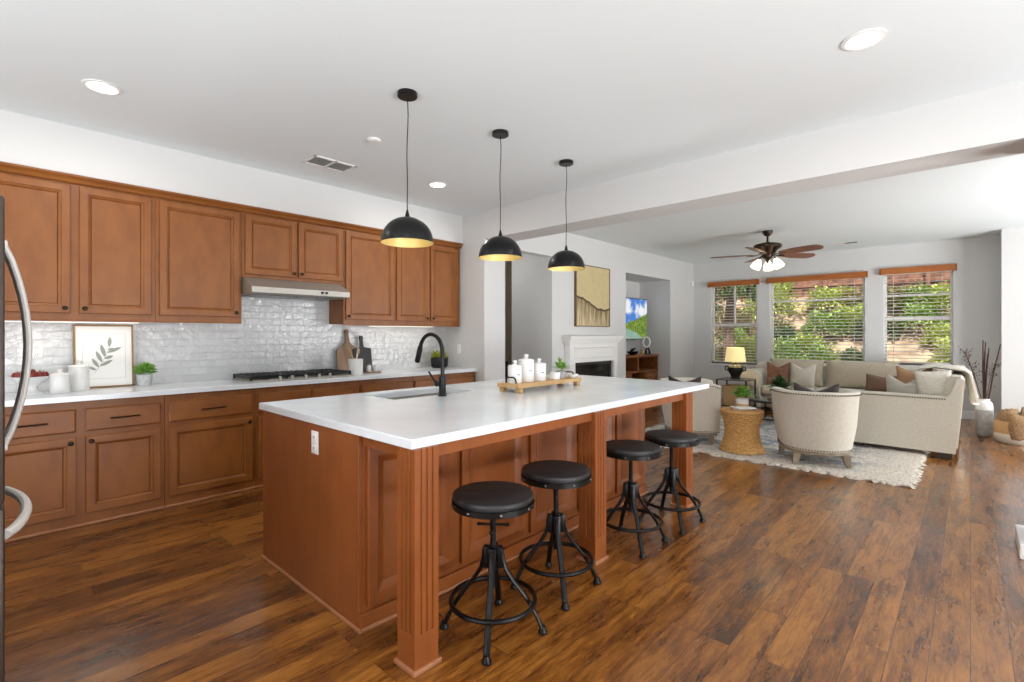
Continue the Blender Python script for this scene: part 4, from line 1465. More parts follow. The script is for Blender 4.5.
MB().tube([(0.0, 0.065 * math.cos(2 * PI * k / 28), 0.245 + 0.10 * math.sin(2 * PI * k / 28)) for k in range(28)], 0.018, 8, closed=True).build('ring', mat('ring_light_white', (245, 245, 245), 0.4), t)
t = tag(MB().tube([(0, -0.085 * math.cos(PI * k / 14), 0.015 + 0.115 * math.sin(PI * k / 14)) for k in range(15)], 0.016, 10).box(-0.04, 0.04, -0.10, 0.10, 0, 0.012, 0.003).build('arch_ornament', IRON, None, loc=(-4.84, 9.30, CZ)), 'dark arch ornament on the end of the oak console', 'ornament')
b = MB()
b.lathe([(0.03, 0), (0.09, 0.03), (0.12, 0.07), (0.112, 0.07), (0.05, 0.02), (0.001, 0.012)], seg=20)
b.tube([(0.0, -0.10, 0.05), (0.0, -0.03, 0.10), (0.02, 0.06, 0.13)], [0.02, 0.03, 0.012], 8)
tag(b.build('dark_bowl', IRON, None, loc=(-4.84, 8.70, CZ)), 'dark sculptural bowl on the oak console under the television', 'bowl')
tag(MB().lathe([(0.03, 0), (0.045, 0.03), (0.03, 0.07), (0.02, 0.085), (0.026, 0.10), (0.001, 0.1)], seg=16).build('small_vase', TANBAND, None, loc=(-4.80, 8.98, CZ)), 'small tan vase on the console between bowl and ring light', 'vase')
nb = MB()
nb.tube([(0, 0.09 * math.cos(2.2 * PI * k / 20), 0.12 + 0.085 * math.sin(2.2 * PI * k / 20)) for k in range(18)], 0.018, 8).box(-0.04, 0.04, -0.07, 0.07, 0, 0.03, 0.003)
tag(nb.build('knot_ornament', CERAMIC, None, loc=(-4.88, 8.6, 0.1005)), 'white looped ornament in the open console shelf', 'ornament')
tag(MB().box(-0.03, 0.03, -0.03, 0.03, 0, 0.08, 0.004).cyl((0, 0, 0.08), (0, 0, 0.86), 0.022, 0.02, 12).ball((0, 0, 0.885), 0.03).build('newel_post', DARKWOOD, None, loc=(-5.48, 5.79, 0)), 'slim dark wooden post in the hall opening', 'post')

# ------------------------------------------------------------------ living room soft furnishings helpers


def pillow_mesh(w, h, th, chop=0.0, n=18, flange=0.0):
    """upright pillow, width along x, height along z (0..h), thickness along y"""
    mb = MB()
    F, B = [], []
    for j in range(n + 1):
        v = -1 + 2 * j / n
        rf, rb = [], []
        for i in range(n + 1):
            u = -1 + 2 * i / n
            t = max(0.0, (1 - abs(u) ** 2.6) * (1 - abs(v) ** 2.6)) ** 0.55
            pinch = 1 - 0.07 * (1 - abs(u)) * abs(v) - 0.0
            x = w / 2 * u * (1 - 0.06 * (1 - v * v))
            zz = h / 2 * v * (1 - 0.06 * (1 - u * u))
            if v > 0 and chop:
                zz -= chop * v ** 1.5 * max(0.0, 1 - abs(u) * 1.15) * h
            rf.append(mb.bm.verts.new((x, th / 2 * t, zz + h / 2)))
            rb.append(mb.bm.verts.new((x, -th / 2 * t, zz + h / 2)))
        F.append(rf)
        B.append(rb)
    for j in range(n):
        for i in range(n):
            mb.bm.faces.new((F[j][i], F[j][i + 1], F[j + 1][i + 1], F[j + 1][i]))
            mb.bm.faces.new((B[j][i], B[j + 1][i], B[j + 1][i + 1], B[j][i + 1]))
    bmesh.ops.remove_doubles(mb.bm, verts=mb.bm.verts[:], dist=1e-4)
    return mb


def pillow(label, m, loc, w, h, th, rz=0, lean=-12, chop=0.0, group='throw pillows', roll=0):
    o = pillow_mesh(w, h, th, chop).build('throw_pillow', m, None, 60, loc=loc)
    o.rotation_euler = Euler((R(lean), R(roll), rz), 'XYZ')
    tag(o, label, 'pillow', group)
    return o


# barrel chairs: local +y is the way the sitter faces
def make_barrel():
    t = thing('barrel_chair', 'x', 'armchair', (0, 0, 0), group='beige barrel armchairs')
    path = []
    Rr = 0.356
    for k in range(25):
        a = PI + PI * k / 24
        path.append((Rr * math.cos(a), Rr * math.sin(a) * 0.92, k / 24))
    ext = [(-Rr, 0.08 * q, 0) for q in (4, 3, 2, 1)]
    ext2 = [(Rr, 0.08 * q, 1) for q in (1, 2, 3, 4)]
    pts = [(x, y) for x, y, _ in ext] + [(x, y) for x, y, _ in path] + [(x, y) for x, y, _ in ext2]
    n = len(pts)
    rs, tops = [], []
    for i, (x, y) in enumerate(pts):
        p = Vector((x, y, 0))
        a = Vector((*pts[max(0, i - 1)], 0))
        b = Vector((*pts[min(n - 1, i + 1)], 0))
        tn = (b - a).normalized()
        out = Vector((tn.y, -tn.x, 0))
        zt = 0.768 - 0.008 * max(0.0, y) / 0.16 - (0.02 if y > 0.3 else 0)
        zb = 0.165
        th = 0.085
        fl = 0.034
        prof = [(-0.045, zb), (0.0, zb + 0.25), (fl * 0.6, zt - 0.06), (fl, zt - 0.025), (fl * 0.7, zt - 0.004), (-0.01, zt), (-th * 0.75, zt - 0.008), (-th, zt - 0.04), (-th - 0.005, zb + 0.2), (-th, zb)]
        rs.append([p + out * o_ + Vector((0, 0, z)) for o_, z in prof])
        tops.append((p + out * (fl + 0.002) + Vector((0, 0, zt - 0.028)), p + out * (-0.043) + Vector((0, 0, zb + 0.014))))
    MB().rings(rs).build('shell', LINEN, t, 50)
    # seat cushion and seat deck
    sp = [(-0.258, 0.32)] + [(0.258 * math.cos(PI + PI * k / 16), 0.258 * math.sin(PI + PI * k / 16) * 0.9) for k in range(17)] + [(0.258, 0.32)]
    sc_ = [(x * 0.97, y * 0.97 + 0.005) for x, y in sp]
    c = MB()
    c.rings([[Vector((x * s, (y - 0.05) * s + 0.05, z)) for x, y in sc_] for s, z in ((0.95, 0.32), (1, 0.34), (1, 0.43), (0.96, 0.455), (0.80, 0.47))])
    c.build('seat_cushion', LINEN, t, 50)
    MB().prism([(x * 1.03, y * 1.02) for x, y in sp], 0.19, 0.318).build('seat_deck', LINENB, t, 30)
    br = [(x * 0.90, y * 0.90) for x, y in pts]
    MB().prism(br, 0.14, 0.166).build('base_rail', GREYWOOD, t, 30)
    for row in (0, 1):
        nl = MB()
        P = [q[row] for q in tops]
        # even spacing
        acc = 0.0
        for a, b in zip(P, P[1:]):
            L_ = (b - a).length
            while acc < L_:
                nl.ball(a.lerp(b, acc / L_), 0.0078, u=6, v=4)
                acc += 0.026
            acc -= L_
        nl.build('nail_trim', NAIL, t)
    for sx, sy in ((-1, -1), (1, -1), (-1, 1), (1, 1)):
        x, y = sx * (0.215 if sy < 0 else 0.275), (-0.235 if sy < 0 else 0.22)
        l = MB()
        l.rings([[Vector((x + dx * r + sx * ox_, y + dy * r + sy * ox_, z)) for dx, dy in ((-1, -1), (1, -1), (1, 1), (-1, 1))] for r, z, ox_ in ((0.033, 0.142, 0), (0.030, 0.10, 0.004), (0.021, RUGT, 0.016))])
        l.build('leg', GREYWOOD, t, 20)
    return t


RUGT = 0.031
ch = make_barrel()
ch.location = (-1.185, 5.95, 0)
ch.rotation_euler = (0, 0, R(22))
ch['label'] = 'beige barrel armchair with nailhead trim turning its back to the island'
dup(ch, (-2.60, 6.09, 0), R(-62), 'beige barrel armchair showing its side, just beyond the end of the island worktop')

# ------------------------------------------------------------------ sectional sofa
t = thing('sectional_sofa', 'large cream sectional sofa along the windows and turning toward the kitchen', 'sofa', (-0.10, 10.1, 0))
sx, sy = -0.10, 10.1


def cush(x0, x1, y0, y1, z0, z1, name, m, bev=0.05, mm=None, par=t):
    return MB().box(x0 - sx, x1 - sx, y0 - sy, y1 - sy, z0, z1, bev, 4, m=mm).build(name, m, par, 50)


XL, XR, YB, YN = -2.88, -0.10, 10.12, 7.02
cush(XL + 0.2, XR - 0.02, 9.2, YB, 0.09, 0.30, 'base_frame', LINENB, 0.015)
cush(-1.02, XR - 0.02, YN + 0.02, 9.19, 0.09, 0.30, 'base_frame', LINENB, 0.015)
# arm by the kitchen: slab with a sloped top that climbs to the back
ar = MB()
prof = [(-1.04, 0.075), (-0.115, 0.07), (-0.09, 0.40), (-0.055, 0.86), (-0.075, 0.885), (-0.10, 0.87), (-0.125, 0.80), (-0.15, 0.71), (-0.185, 0.665), (-1.02, 0.665), (-1.045, 0.645)]
ar.rings([[Vector((x - sx + dx, y - sy, z)) for x, z in prof] for y, dx in ((YN, 0), (YN + 0.20, 0))])
ar.build('arm', LINEN, t, 40)
nt_ = MB()
for k in range(38):
    nt_.ball((-1.03 + 0.83 * k / 37 - sx, YN - sy - 0.001, 0.645), 0.008, u=6, v=4)
nt_.build('nail_trim', NAIL, t)
# back of the wing (faces the right-hand side) and back along the windows
bk = MB()
bp_ = [(-0.26, 0.30), (-0.10, 0.09), (-0.075, 0.40), (-0.045, 0.84), (-0.07, 0.88), (-0.15, 0.88), (-0.19, 0.83)]
bk.rings([[Vector((x - sx, y - sy, z)) for x, z in bp_] for y in (YN + 0.201, YB)])
bk.build('back_frame', LINEN, t, 40)
bk = MB()
bp2 = [(9.72, 0.30), (9.74, 0.80), (9.80, 0.83), (9.98, 0.83), (10.04, 0.79), (10.10, 0.09), (10.04, 0.09)]
bk.rings([[Vector((x - sx, y - sy, z)) for y, z in bp2] for x in (XL + 0.0, -0.35)])
bk.build('back_frame', LINEN, t, 40)
# left rolled arm
la = MB()
lp = [(XL + 0.22, 0.09), (XL + 0.22, 0.58), (XL + 0.20, 0.66), (XL + 0.13, 0.715), (XL + 0.02, 0.72), (XL - 0.06, 0.68), (XL - 0.08, 0.61), (XL - 0.03, 0.54), (XL + 0.0, 0.45), (XL, 0.09)]
la.rings([[Vector((x - sx, y - sy, z)) for x, z in lp] for y in (9.12, YB - 0.4)])
la.build('arm', LINEN, t, 40)
# cushions
xs = [XL + 0.23, -1.86, -1.03]
for a, b in zip(xs, xs[1:]):
    cush(a + 0.005, b - 0.005, 9.16, 9.70, 0.30, 0.46, 'seat_cushion', LINEN)
cush(-1.02, -0.36, 9.16, 9.70, 0.30, 0.46, 'seat_cushion', LINEN)
for a, b in ((YN + 0.21, 8.18), (8.19, 9.15)):
    cush(-1.05, -0.33, a, b, 0.30, 0.46, 'seat_cushion', LINEN)
for a, b in ((XL + 0.24, -1.80), (-1.79, -0.80)):
    mb = pillow_mesh(b - a, 0.47, 0.26)
    o = mb.build('back_cushion', LINENB, t, 60, loc=((a + b) / 2 - sx, 9.62 - sy, 0.445))
    o.rotation_euler = (R(-9), 0, 0)
for a, b in ((7.75, 8.7), (8.75, 9.6)):
    o = pillow_mesh(b - a, 0.42, 0.20).build('back_cushion', LINENB, t, 60, loc=(-0.39 - sx, (a + b) / 2 - sy, 0.455))
    o.rotation_euler = Euler((R(-8), 0, R(-90)), 'XYZ')
for x, y in ((-0.20, YN + 0.08), (-0.98, YN + 0.08), (-0.2, 10.0), (XL + 0.08, 9.2), (XL + 0.08, 10.0), (-1.0, 9.25)):
    MB().box(x - 0.06 - sx, x + 0.06 - sx, y - 0.05 - sy, y + 0.05 - sy, 0.033 if (x, y) == (-0.98, YN + 0.08) else 0, 0.095, 0.006).build('foot', DARKWOOD, t, 0)

pillow('rust brown pillow in the window sofa corner by the lamp', RUSTPIL, (-2.42, 9.30, 0.462), 0.37, 0.41, 0.14, R(4), -14, 0.2)
pillow('cream pillow beside the rust pillow on the window sofa', LINEN, (-2.05, 9.28, 0.462), 0.38, 0.40, 0.14, R(-6), -14, 0.2)
pillow('brown satin pillow at the inner corner of the sectional sofa', BROWNPIL, (-0.97, 9.22, 0.462), 0.46, 0.28, 0.14, R(-10), -16, 0.12)
pillow('tan pillow behind the grey striped one on the sofa wing', TANPIL, (-0.51, 7.80, 0.462), 0.36, 0.48, 0.13, R(-8), -3, 0.14)
pillow('grey striped pillow standing against the near sofa arm', GREYPIL, (-0.56, 7.43, 0.462), 0.38, 0.41, 0.13, R(-6), 5, 0.25)
pillow('plump cream pillow against the sofa arm, nearest the twig vase', CREAM, (-0.275, 7.36, 0.465), 0.33, 0.47, 0.19, R(-4), 4, 0.0, roll=-5)
pillow('chocolate brown pillow in the armchair turning its back to the island', DARKPIL, (-1.19, 5.95, 0.475), 0.42, 0.36, 0.13, R(22), 8, 0.22)
pillow('chocolate brown pillow in the armchair beyond the island worktop', DARKPIL, (-2.66, 6.10, 0.475), 0.40, 0.335, 0.12, R(20), 6, 0.2)

# knitted throw over the wing's back
th_ = MB()
path = [(-0.47, 0.925), (-0.40, 0.95), (-0.30, 0.965), (-0.17, 0.95), (-0.06, 0.93), (-0.01, 0.88), (0.01, 0.78), (0.03, 0.66), (0.05, 0.57)]
rows = []
NN = 26
for j in range(NN + 1):
    s = j / NN
    row = []
    for i, (x, z) in enumerate(path):
        e = i / (len(path) - 1)
        y = 7.52 + 1.0 * s + 0.03 * math.sin(e * 5 + s * 3)
        wob = 0.02 * math.sin(s * 21 + e * 2) * (0.4 + e)
        sag = -0.07 * math.sin(PI * s * 1.0) * (e > 0.8) * 1.0
        row.append(Vector((x + wob, y, z + 0.012 * math.sin(s * 17 + 1) + sag * 0.5)))
    rows.append(row)
top = rows
und = [[p + Vector((-0.0, 0, -0.018)) if i < 5 else p + Vector((-0.018, 0, 0)) for i, p in enumerate(r)] for r in rows]
th_.rings([a + b[::-1] for a, b in zip(top, und)])
tag(th_.build('knit_throw', CREAM, None, 60), 'cream knitted throw draped over the sofa back near the twig vase', 'throw')

# ------------------------------------------------------------------ rug
n = 150
rx0, rx1, ry0, ry1 = -3.35, -0.36, 5.50, 8.55
rg = MB()
rn = random.Random(11)
Vg = []
for j in range(n + 1):
    row = []
    for i in range(n + 1):
        x = rx0 + (rx1 - rx0) * i / n
        y = ry0 + (ry1 - ry0) * j / n
        ed = min(i, n - i, j, n - j)
        hgt = 0.012 + 0.018 * rn.random()
        if ed == 0:
            x += rn.uniform(-0.035, 0.035)
            y += rn.uniform(-0.035, 0.035)
            hgt = 0.003
        elif ed == 1:
            hgt = 0.016 + 0.008 * rn.random()
        row.append(rg.bm.verts.new((x + rn.uniform(-.006, .006), y + rn.uniform(-.006, .006), hgt)))
    Vg.append(row)
for j in range(n):
    for i in range(n):
        rg.bm.faces.new((Vg[j][i], Vg[j][i + 1], Vg[j + 1][i + 1], Vg[j + 1][i]))


def rug_mat():
    m = mat('shag_wool', (228, 219, 206), 0.98, rgb2=(172, 158, 142), scale=(45, 45, 45), lo=0.48, hi=0.74, bump=0.8, bscale=(120, 120, 120))
    nt = m.node_tree
    N, L = nt.nodes, nt.links
    b = N['Principled BSDF']
    src = b.inputs['Base Color'].links[0].from_socket
    tc = N.new('ShaderNodeTexCoord')
    mp = N.new('ShaderNodeMapping')
    mp.inputs['Scale'].default_value = (1.2, 3.2, 1)
    mp.inputs['Rotation'].default_value = (0, 0, 0.5)
    L.new(tc.outputs['Object'], mp.inputs['Vector'])
    nz = N.new('ShaderNodeTexNoise')
    nz.inputs['Scale'].default_value = 2.4
    nz.inputs['Detail'].default_value = 9
    nz.inputs['Roughness'].default_value = 0.75
    nz.inputs['Distortion'].default_value = 0.7
    L.new(mp.outputs['Vector'], nz.inputs['Vector'])
    cr = N.new('ShaderNodeValToRGB')
    cr.color_ramp.elements[0].position = 0.43
    cr.color_ramp.elements[0].color = (0, 0, 0, 1)
    cr.color_ramp.elements[1].position = 0.60
    cr.color_ramp.elements[1].color = (1, 1, 1, 1)
    L.new(nz.outputs['Fac'], cr.inputs['Fac'])
    # plain cream border
    sp = N.new('ShaderNodeSeparateXYZ')
    L.new(tc.outputs['Object'], sp.inputs[0])
    g = N.new('ShaderNodeMapRange')
    g.inputs['From Min'].default_value = -0.55
    g.inputs['From Max'].default_value = -0.95
    L.new(sp.outputs['X'], g.inputs['Value'])
    g2 = N.new('ShaderNodeMapRange')
    g2.inputs['From Min'].default_value = 5.62
    g2.inputs['From Max'].default_value = 5.85
    L.new(sp.outputs['Y'], g2.inputs['Value'])
    mu = N.new('ShaderNodeMath')
    mu.operation = 'MULTIPLY'
    L.new(g.outputs['Result'], mu.inputs[0])
    L.new(g2.outputs['Result'], mu.inputs[1])
    mu2 = N.new('ShaderNodeMath')
    mu2.operation = 'MULTIPLY'
    L.new(mu.outputs[0], mu2.inputs[0])
    L.new(cr.outputs['Color'], mu2.inputs[1])
    mx = N.new('ShaderNodeMix')
    mx.data_type = 'RGBA'
    L.new(mu2.outputs[0], mx.inputs['Factor'])
    L.new(src, mx.inputs['A'])
    mx.inputs['B'].default_value = lin((128, 142, 158))
    L.new(mx.outputs['Result'], b.inputs['Base Color'])
    return m


tag(rg.build('shag_rug', rug_mat(), None, 60), 'cream shag rug with blue-grey pattern under the armchairs', 'rug')

# ------------------------------------------------------------------ side tables
t = thing('rattan_table', 'woven hourglass rattan side table between the armchairs', 'side table', (-1.90, 5.88, RUGT))
pr = []
for k in range(40):
    s = k / 39
    r = 0.176 + 0.055 * abs(2 * s - 1.05) ** 1.7
    pr.append((r + 0.006 * math.sin(k * PI * 0.5) ** 2 * (1 if k % 2 else -1), 0.43 * s))
rt = MB().lathe(pr, seg=44)
for i, v in enumerate(rt.bm.verts):
    seg = i % 44
    ringi = i // 44
    f_ = 1 + 0.014 * (1 if (seg // 2 + ringi // 2) % 2 else -1)
    v.co.x *= f_
    v.co.y *= f_
rt.build('woven_body', WICKER, t, 20)
tp = MB()
tp.lathe([(0.215, 0.425), (0.228, 0.432), (0.23, 0.445), (0.223, 0.455), (0.001, 0.457)], seg=36)
for q in range(4):
    rr = 0.045 + 0.050 * q
    tp.tube([(rr * math.cos(2 * PI * k / 30), rr * math.sin(2 * PI * k / 30), 0.457) for k in range(30)], 0.006, 6, closed=True)
tp.build('woven_top', WICKER, t, 30)
RT = RUGT + 0.4635
for k, (lb, a, dz, m_, w_) in enumerate((('lower magazine on the woven rattan table', 12, 0, MAG, 0.12), ('upper magazine under the white and tan plant pot', 28, 0.013, PAPER, 0.105))):
    b = MB().box(-w_, w_, -0.085, 0.085, 0, 0.012, 0.002)
    o = b.build('magazine', m_, None, 0, loc=(-1.88, 5.87, RT + dz))
    o.rotation_euler = (0, 0, R(42.8 + a - 20))
    tag(o, lb, 'magazine', 'magazines on the rattan table')
t = thing('potted_plant', 'leafy green plant in a white and tan pot on the rattan table', 'potted plant', (-1.89, 5.87, RT + 0.0255))
MB().lathe([(0.062, 0), (0.066, 0.004), (0.069, 0.095), (0.064, 0.095), (0.06, 0.08), (0.001, 0.08)], seg=24).build('pot', CERAMIC, t)
MB().lathe([(0.0665, 0.012), (0.0675, 0.012), (0.0690, 0.038), (0.068, 0.038)], seg=24, cap0=False, cap1=False).build('tan_band', TANBAND, t)
sprig(MB(), (0, 0, 0.10), 260, 0.12, 0.065, 0.026, 1.0, 21, 0.4).build('foliage', LEAF, t, 0)

t = thing('coffee_table', 'round black metal table with smoked glass top behind the rattan table', 'coffee table', (-2.17, 8.12, 0))
MB().lathe([(0.34, 0.352), (0.352, 0.354), (0.352, 0.366), (0.34, 0.368), (0.001, 0.368)], seg=44).build('glass_top', TABLEGLASS, t)
MB().tube([(0.35 * math.cos(2 * PI * k / 44), 0.35 * math.sin(2 * PI * k / 44), 0.345) for k in range(44)], 0.010, 8, closed=True).build('top_ring', BLACK, t)
MB().tube([(0.33 * math.cos(2 * PI * k / 44), 0.33 * math.sin(2 * PI * k / 44), 0.10) for k in range(44)], 0.009, 8, closed=True).build('lower_ring', BLACK, t)
for k in range(4):
    a = R(35 + 90 * k)
    MB().cyl((0.335 * math.cos(a), 0.335 * math.sin(a), RUGT), (0.345 * math.cos(a), 0.345 * math.sin(a), 0.345), 0.011, seg=10).build('leg', BLACK, t)
t = thing('potted_plant', 'dark spiky green plant on the round glass coffee table', 'potted plant', (-2.08, 8.16, 0.3685))
MB().lathe([(0.07, 0), (0.10, 0.06), (0.09, 0.12), (0.082, 0.12), (0.08, 0.1), (0.001, 0.1)], seg=22).build('pot', URN, t)
sprig(MB(), (0, 0, 0.11), 80, 0.13, 0.24, 0.05, 0.85, 31, 0.35).build('foliage', LEAFD, t, 0)

t = thing('end_table', 'square black metal end table carrying the lamp by the window', 'side table', (-2.935, 8.80, 0))
MB().box(-0.25, 0.25, -0.25, 0.25, 0.56, 0.58, 0.003).build('table_top', mat('grey_table_top', (96, 92, 88), 0.35), t, 0)
MB().box(-0.23, 0.23, -0.23, 0.23, 0.12, 0.135, 0.002).build('lower_shelf', BLACK, t, 0)
for a in (-1, 1):
    for b_ in (-1, 1):
        MB().box(a * 0.235 - 0.011, a * 0.235 + 0.011, b_ * 0.235 - 0.011, b_ * 0.235 + 0.011, 0, 0.56, 0.002).build('leg', BLACK, t, 0)
bk = MB().rings([[Vector((x * s, y * s, z)) for x, y in ((-0.15, -0.17), (0.15, -0.17), (0.17, -0.15), (0.17, 0.15), (0.15, 0.17), (-0.15, 0.17), (-0.17, 0.15), (-0.17, -0.15))] for s, z in ((0.92, 0), (1.0, 0.15), (1.06, 0.33), (1.0, 0.33), (0.88, 0.02))])
tag(bk.build('lit_arm_stand_in', BASKETT, None, 20, loc=(-2.935, 8.80, 0.1355)), 'tan basket shape on the end table shelf, standing in for the lit sofa arm', 'basket')  # added shape in place of the sofa arm in lamplight
t = thing('table_lamp', 'table lamp with cream shade and black urn base on the end table', 'lamp', (-2.94, 8.78, 0.5805))
MB().lathe([(0.075, 0), (0.08, 0.012), (0.07, 0.03), (0.085, 0.07), (0.125, 0.14), (0.13, 0.19), (0.10, 0.225), (0.05, 0.245), (0.04, 0.265), (0.055, 0.275)], seg=28).build('urn_base', URN, t)
MB().cyl((0, 0, 0.27), (0, 0, 0.36), 0.01, seg=10).build('stem', BRONZE, t)
for s in (-1, 1):
    MB().tube([(s * 0.11, 0, 0.13), (s * 0.17, 0, 0.15), (s * 0.165, 0, 0.20), (s * 0.10, 0, 0.215)], 0.012, 8).build('urn_handle', URN, t)
MB().lathe([(0.165, 0.29), (0.138, 0.53), (0.136, 0.53), (0.163, 0.29)], seg=32, cap0=False, cap1=False).build('lamp_shade', LAMPSHADE, t, 60)
MB().ball((0, 0, 0.40), 0.03).build('bulb', BULB, t)
lamp('POINT', 'table_lamp_light', (-2.94, 8.78, 1.0), 4, (1, 0.85, 0.6), shadow_soft_size=0.05)

# ------------------------------------------------------------------ vase with twigs, basket with throw
t = thing('floor_vase', 'tall white and grey bottle vase on the floor past the sofa', 'vase', (0.135, 9.02, 0))
MB().lathe([(0.066, 0), (0.076, 0.012), (0.085, 0.05), (0.088, 0.345)], seg=32).build('lower_body', VASEG, t)
MB().lathe([(0.0885, 0.345), (0.087, 0.40), (0.074, 0.445), (0.054, 0.46), (0.056, 0.49), (0.05, 0.49), (0.046, 0.46)], seg=32, cap0=False, cap1=False).build('upper_body', CERAMIC, t)
rn = random.Random(4)
tw = [(-0.02, 0.02, 0.80), (0.0, -0.02, 0.78), (0.02, 0.01, 0.62), (0.13, 0.02, 0.75), (-0.005, 0.03, 0.66), (0.03, -0.03, 0.70)]
lbs = ['straight dark stick in the bottle vase, one of the upright bundle'] * 6
for k, (dx, dy, h_) in enumerate(tw):
    b = MB()
    b.tube([(dx * 0.15, dy * 0.3, 0.06), (dx * 0.3, dy * 0.3, 0.48), (dx * 0.7, dy, 0.48 + h_ * 0.5), (dx * 1.1 + 0.01, dy, 0.46 + h_)], [0.009, 0.009, 0.008, 0.006], 7)
    lb = 'dark stick leaning outward in the bottle vase' if k == 3 else 'straight dark stick in the upright bundle in the bottle vase'
    tag(b.build('dark_stick', TWIG, None, loc=(0.135, 9.02, 0)), lb, 'stick', 'dark sticks in the bottle vase')
for k, (dx, dy) in enumerate(((-0.19, -0.14), (-0.20, 0.10), (0.10, 0.04))):
    b = MB()
    H0 = 0.62 if k < 2 else 0.45
    P0, P1, P2 = Vector((0, 0, 0.06)), Vector((dx * 0.15, dy * 0.1, 0.49)), Vector((dx, dy, 0.49 + H0))
    b.tube([P0, P1, P1.lerp(P2, 0.5) + Vector((0, 0, 0.05)), P2], [0.004, 0.004, 0.003, 0.002], 6)
    for q in range(34):
        s = rn.uniform(0.25, 1)
        p = P1.lerp(P2, s) + Vector((0, 0, 0.05 * math.sin(PI * s)))
        e = p + Vector((rn.uniform(-.07, .07), rn.uniform(-.07, .07), rn.uniform(0, .08)))
        b.tube([p, e], [0.0016, 0.001], 4)
        b.ball(e, 0.006, 0.006, 0.008, 5, 4)
    tag(b.build('dried_branch', TWIG, None, loc=(0.135, 9.02, 0)), ['fine budded dried branch leaning from the vase toward the window', 'fine budded dried branch leaning lowest toward the sofa throw', 'short budded dried branch beside the outward stick'][k], 'branch', 'dried branches in the bottle vase')

t = thing('floor_basket', 'round white and tan woven basket by the wall corner', 'basket', (0.445, 8.72, 0))
MB().lathe([(0.19, 0), (0.215, 0.02), (0.23, 0.07), (0.235, 0.12)], seg=36).build('white_lower', BASKETW, t)
MB().lathe([(0.2355, 0.12), (0.232, 0.20), (0.225, 0.27), (0.215, 0.27), (0.22, 0.15), (0.2, 0.08), (0.001, 0.06)], seg=36, cap0=False).build('tan_upper', BASKETT, t)
b = MB()
rows = []
for j in range(19):
    s = j / 18
    row = []
    for i in range(25):
        a = 2 * PI * i / 24 + 0.2 * s
        rr = [0.02, 0.09, 0.15, 0.19, 0.215][min(4, int(s * 4.999))]
        rr = 0.02 + 0.20 * s ** 0.7
        zz = 0.37 + 0.05 * math.sin(2 * a + 1) * (1 - s) + 0.03 * math.sin(5 * a + 7 * s) - (0.09 * max(0, s - 0.75) / 0.25) - 0.03 * s
        if s > 0.7 and math.cos(a - R(300)) > 0.45:
            zz -= (s - 0.7) / 0.3 * 0.16
            rr += 0.05
        row.append(Vector((rr * math.cos(a), rr * math.sin(a), zz)))
    rows.append(row[:24])
b.rings(rows, cap0=True, cap1=False)
o = b.build('knit_throw', THROWB, None, 70, loc=(0.445, 8.72, 0))
sm = o.modifiers.new('thickness', 'SOLIDIFY')
sm.thickness = 0.012
tag(o, 'brown knitted throw heaped in the woven basket', 'throw')

# ------------------------------------------------------------------ garden beyond the windows
GY = YW + 0.15
structure('ground', MB().box(-12, 8, GY + 0.0, 14.2, -0.12, -0.02), STONE)
hl = MB()
hp = [(13.6, -0.1), (14.3, 0.45), (16, 1.5), (18.5, 3.0), (18.5, -0.2), (13.6, -0.2)]
hl.rings([[Vector((x, y, z)) for y, z in hp] for x in (-14, 9)])
structure('hill', hl, SOIL)
t = thing('garden_fence', 'red-brown board fence on top of the garden slope', 'fence', (-2.5, 17.7, 2.45))
b = MB()
rn = random.Random(8)
for k in range(95):
    x = -10.5 + k * 0.19
    b.box(x, x + 0.1895, -0.012 - 0.03 * (k % 2), 0.012 - 0.03 * (k % 2), -0.05, 1.85 + rn.uniform(-0.02, 0.02))
b.build('boards', FENCEW, t, 0)
for z in (0.35, 1.45):
    MB().box(-10.5, 7.5, -0.085, -0.0425, z, z + 0.09).build('rail', FENCEW, t, 0)
for k in range(8):
    x = -10.4 + k * 2.4
    MB().box(x, x + 0.1, -0.18, -0.0855, -0.2, 1.95).build('fence_post', FENCEW, t, 0)
b = MB()
rn = random.Random(18)
for x in range(46):
    for r_ in range(2):
        b.box(-12 + x * 0.42 + (0.2 if r_ else 0), -12 + x * 0.42 + 0.41 + (0.2 if r_ else 0), 13.35 + rn.uniform(-.02, .02), 13.62, -0.02 + r_ * 0.2, 0.175 + r_ * 0.2, 0.02, 1)
structure('wall_garden', b, STONE)


def bush_proto(n, seed, ln):
    mb = MB()
    rn = random.Random(seed)
    for i in range(n):
        a, e = rn.uniform(0, 2 * PI), math.asin(rn.uniform(-0.25, 1))
        r = rn.uniform(0.55, 1.0) * (1 + 0.18 * math.sin(3 * a + seed) + 0.15 * math.sin(5 * e + seed))
        d = Vector((math.cos(a) * math.cos(e), math.sin(a) * math.cos(e), math.sin(e) * 0.85))
        mb.leaf(d * r + Vector((0, 0, 0.25)), d + Vector((rn.uniform(-.8, .8), rn.uniform(-.8, .8), rn.uniform(-.5, .8))), (0, 0, 1), ln * rn.uniform(.6, 1.3), ln * 0.55, 0.15)
    return mb


BM = []
for k in range(4):
    o = bush_proto(1700, 40 + k, 0.17).build('foliage', BUSH[k], None, 0)
    BM.append(o.data)
    bpy.data.objects.remove(o)
st = MB()
for k in range(6):
    a = 2 * PI * k / 6
    st.tube([(0.05 * math.cos(a), 0.05 * math.sin(a), -0.15), (0.25 * math.cos(a), 0.25 * math.sin(a), 0.25), (0.5 * math.cos(a + .3), 0.5 * math.sin(a + .3), 0.6)], [0.03, 0.025, 0.01], 6)
o = st.build('stem', BARK, None)
STEM = o.data
bpy.data.objects.remove(o)


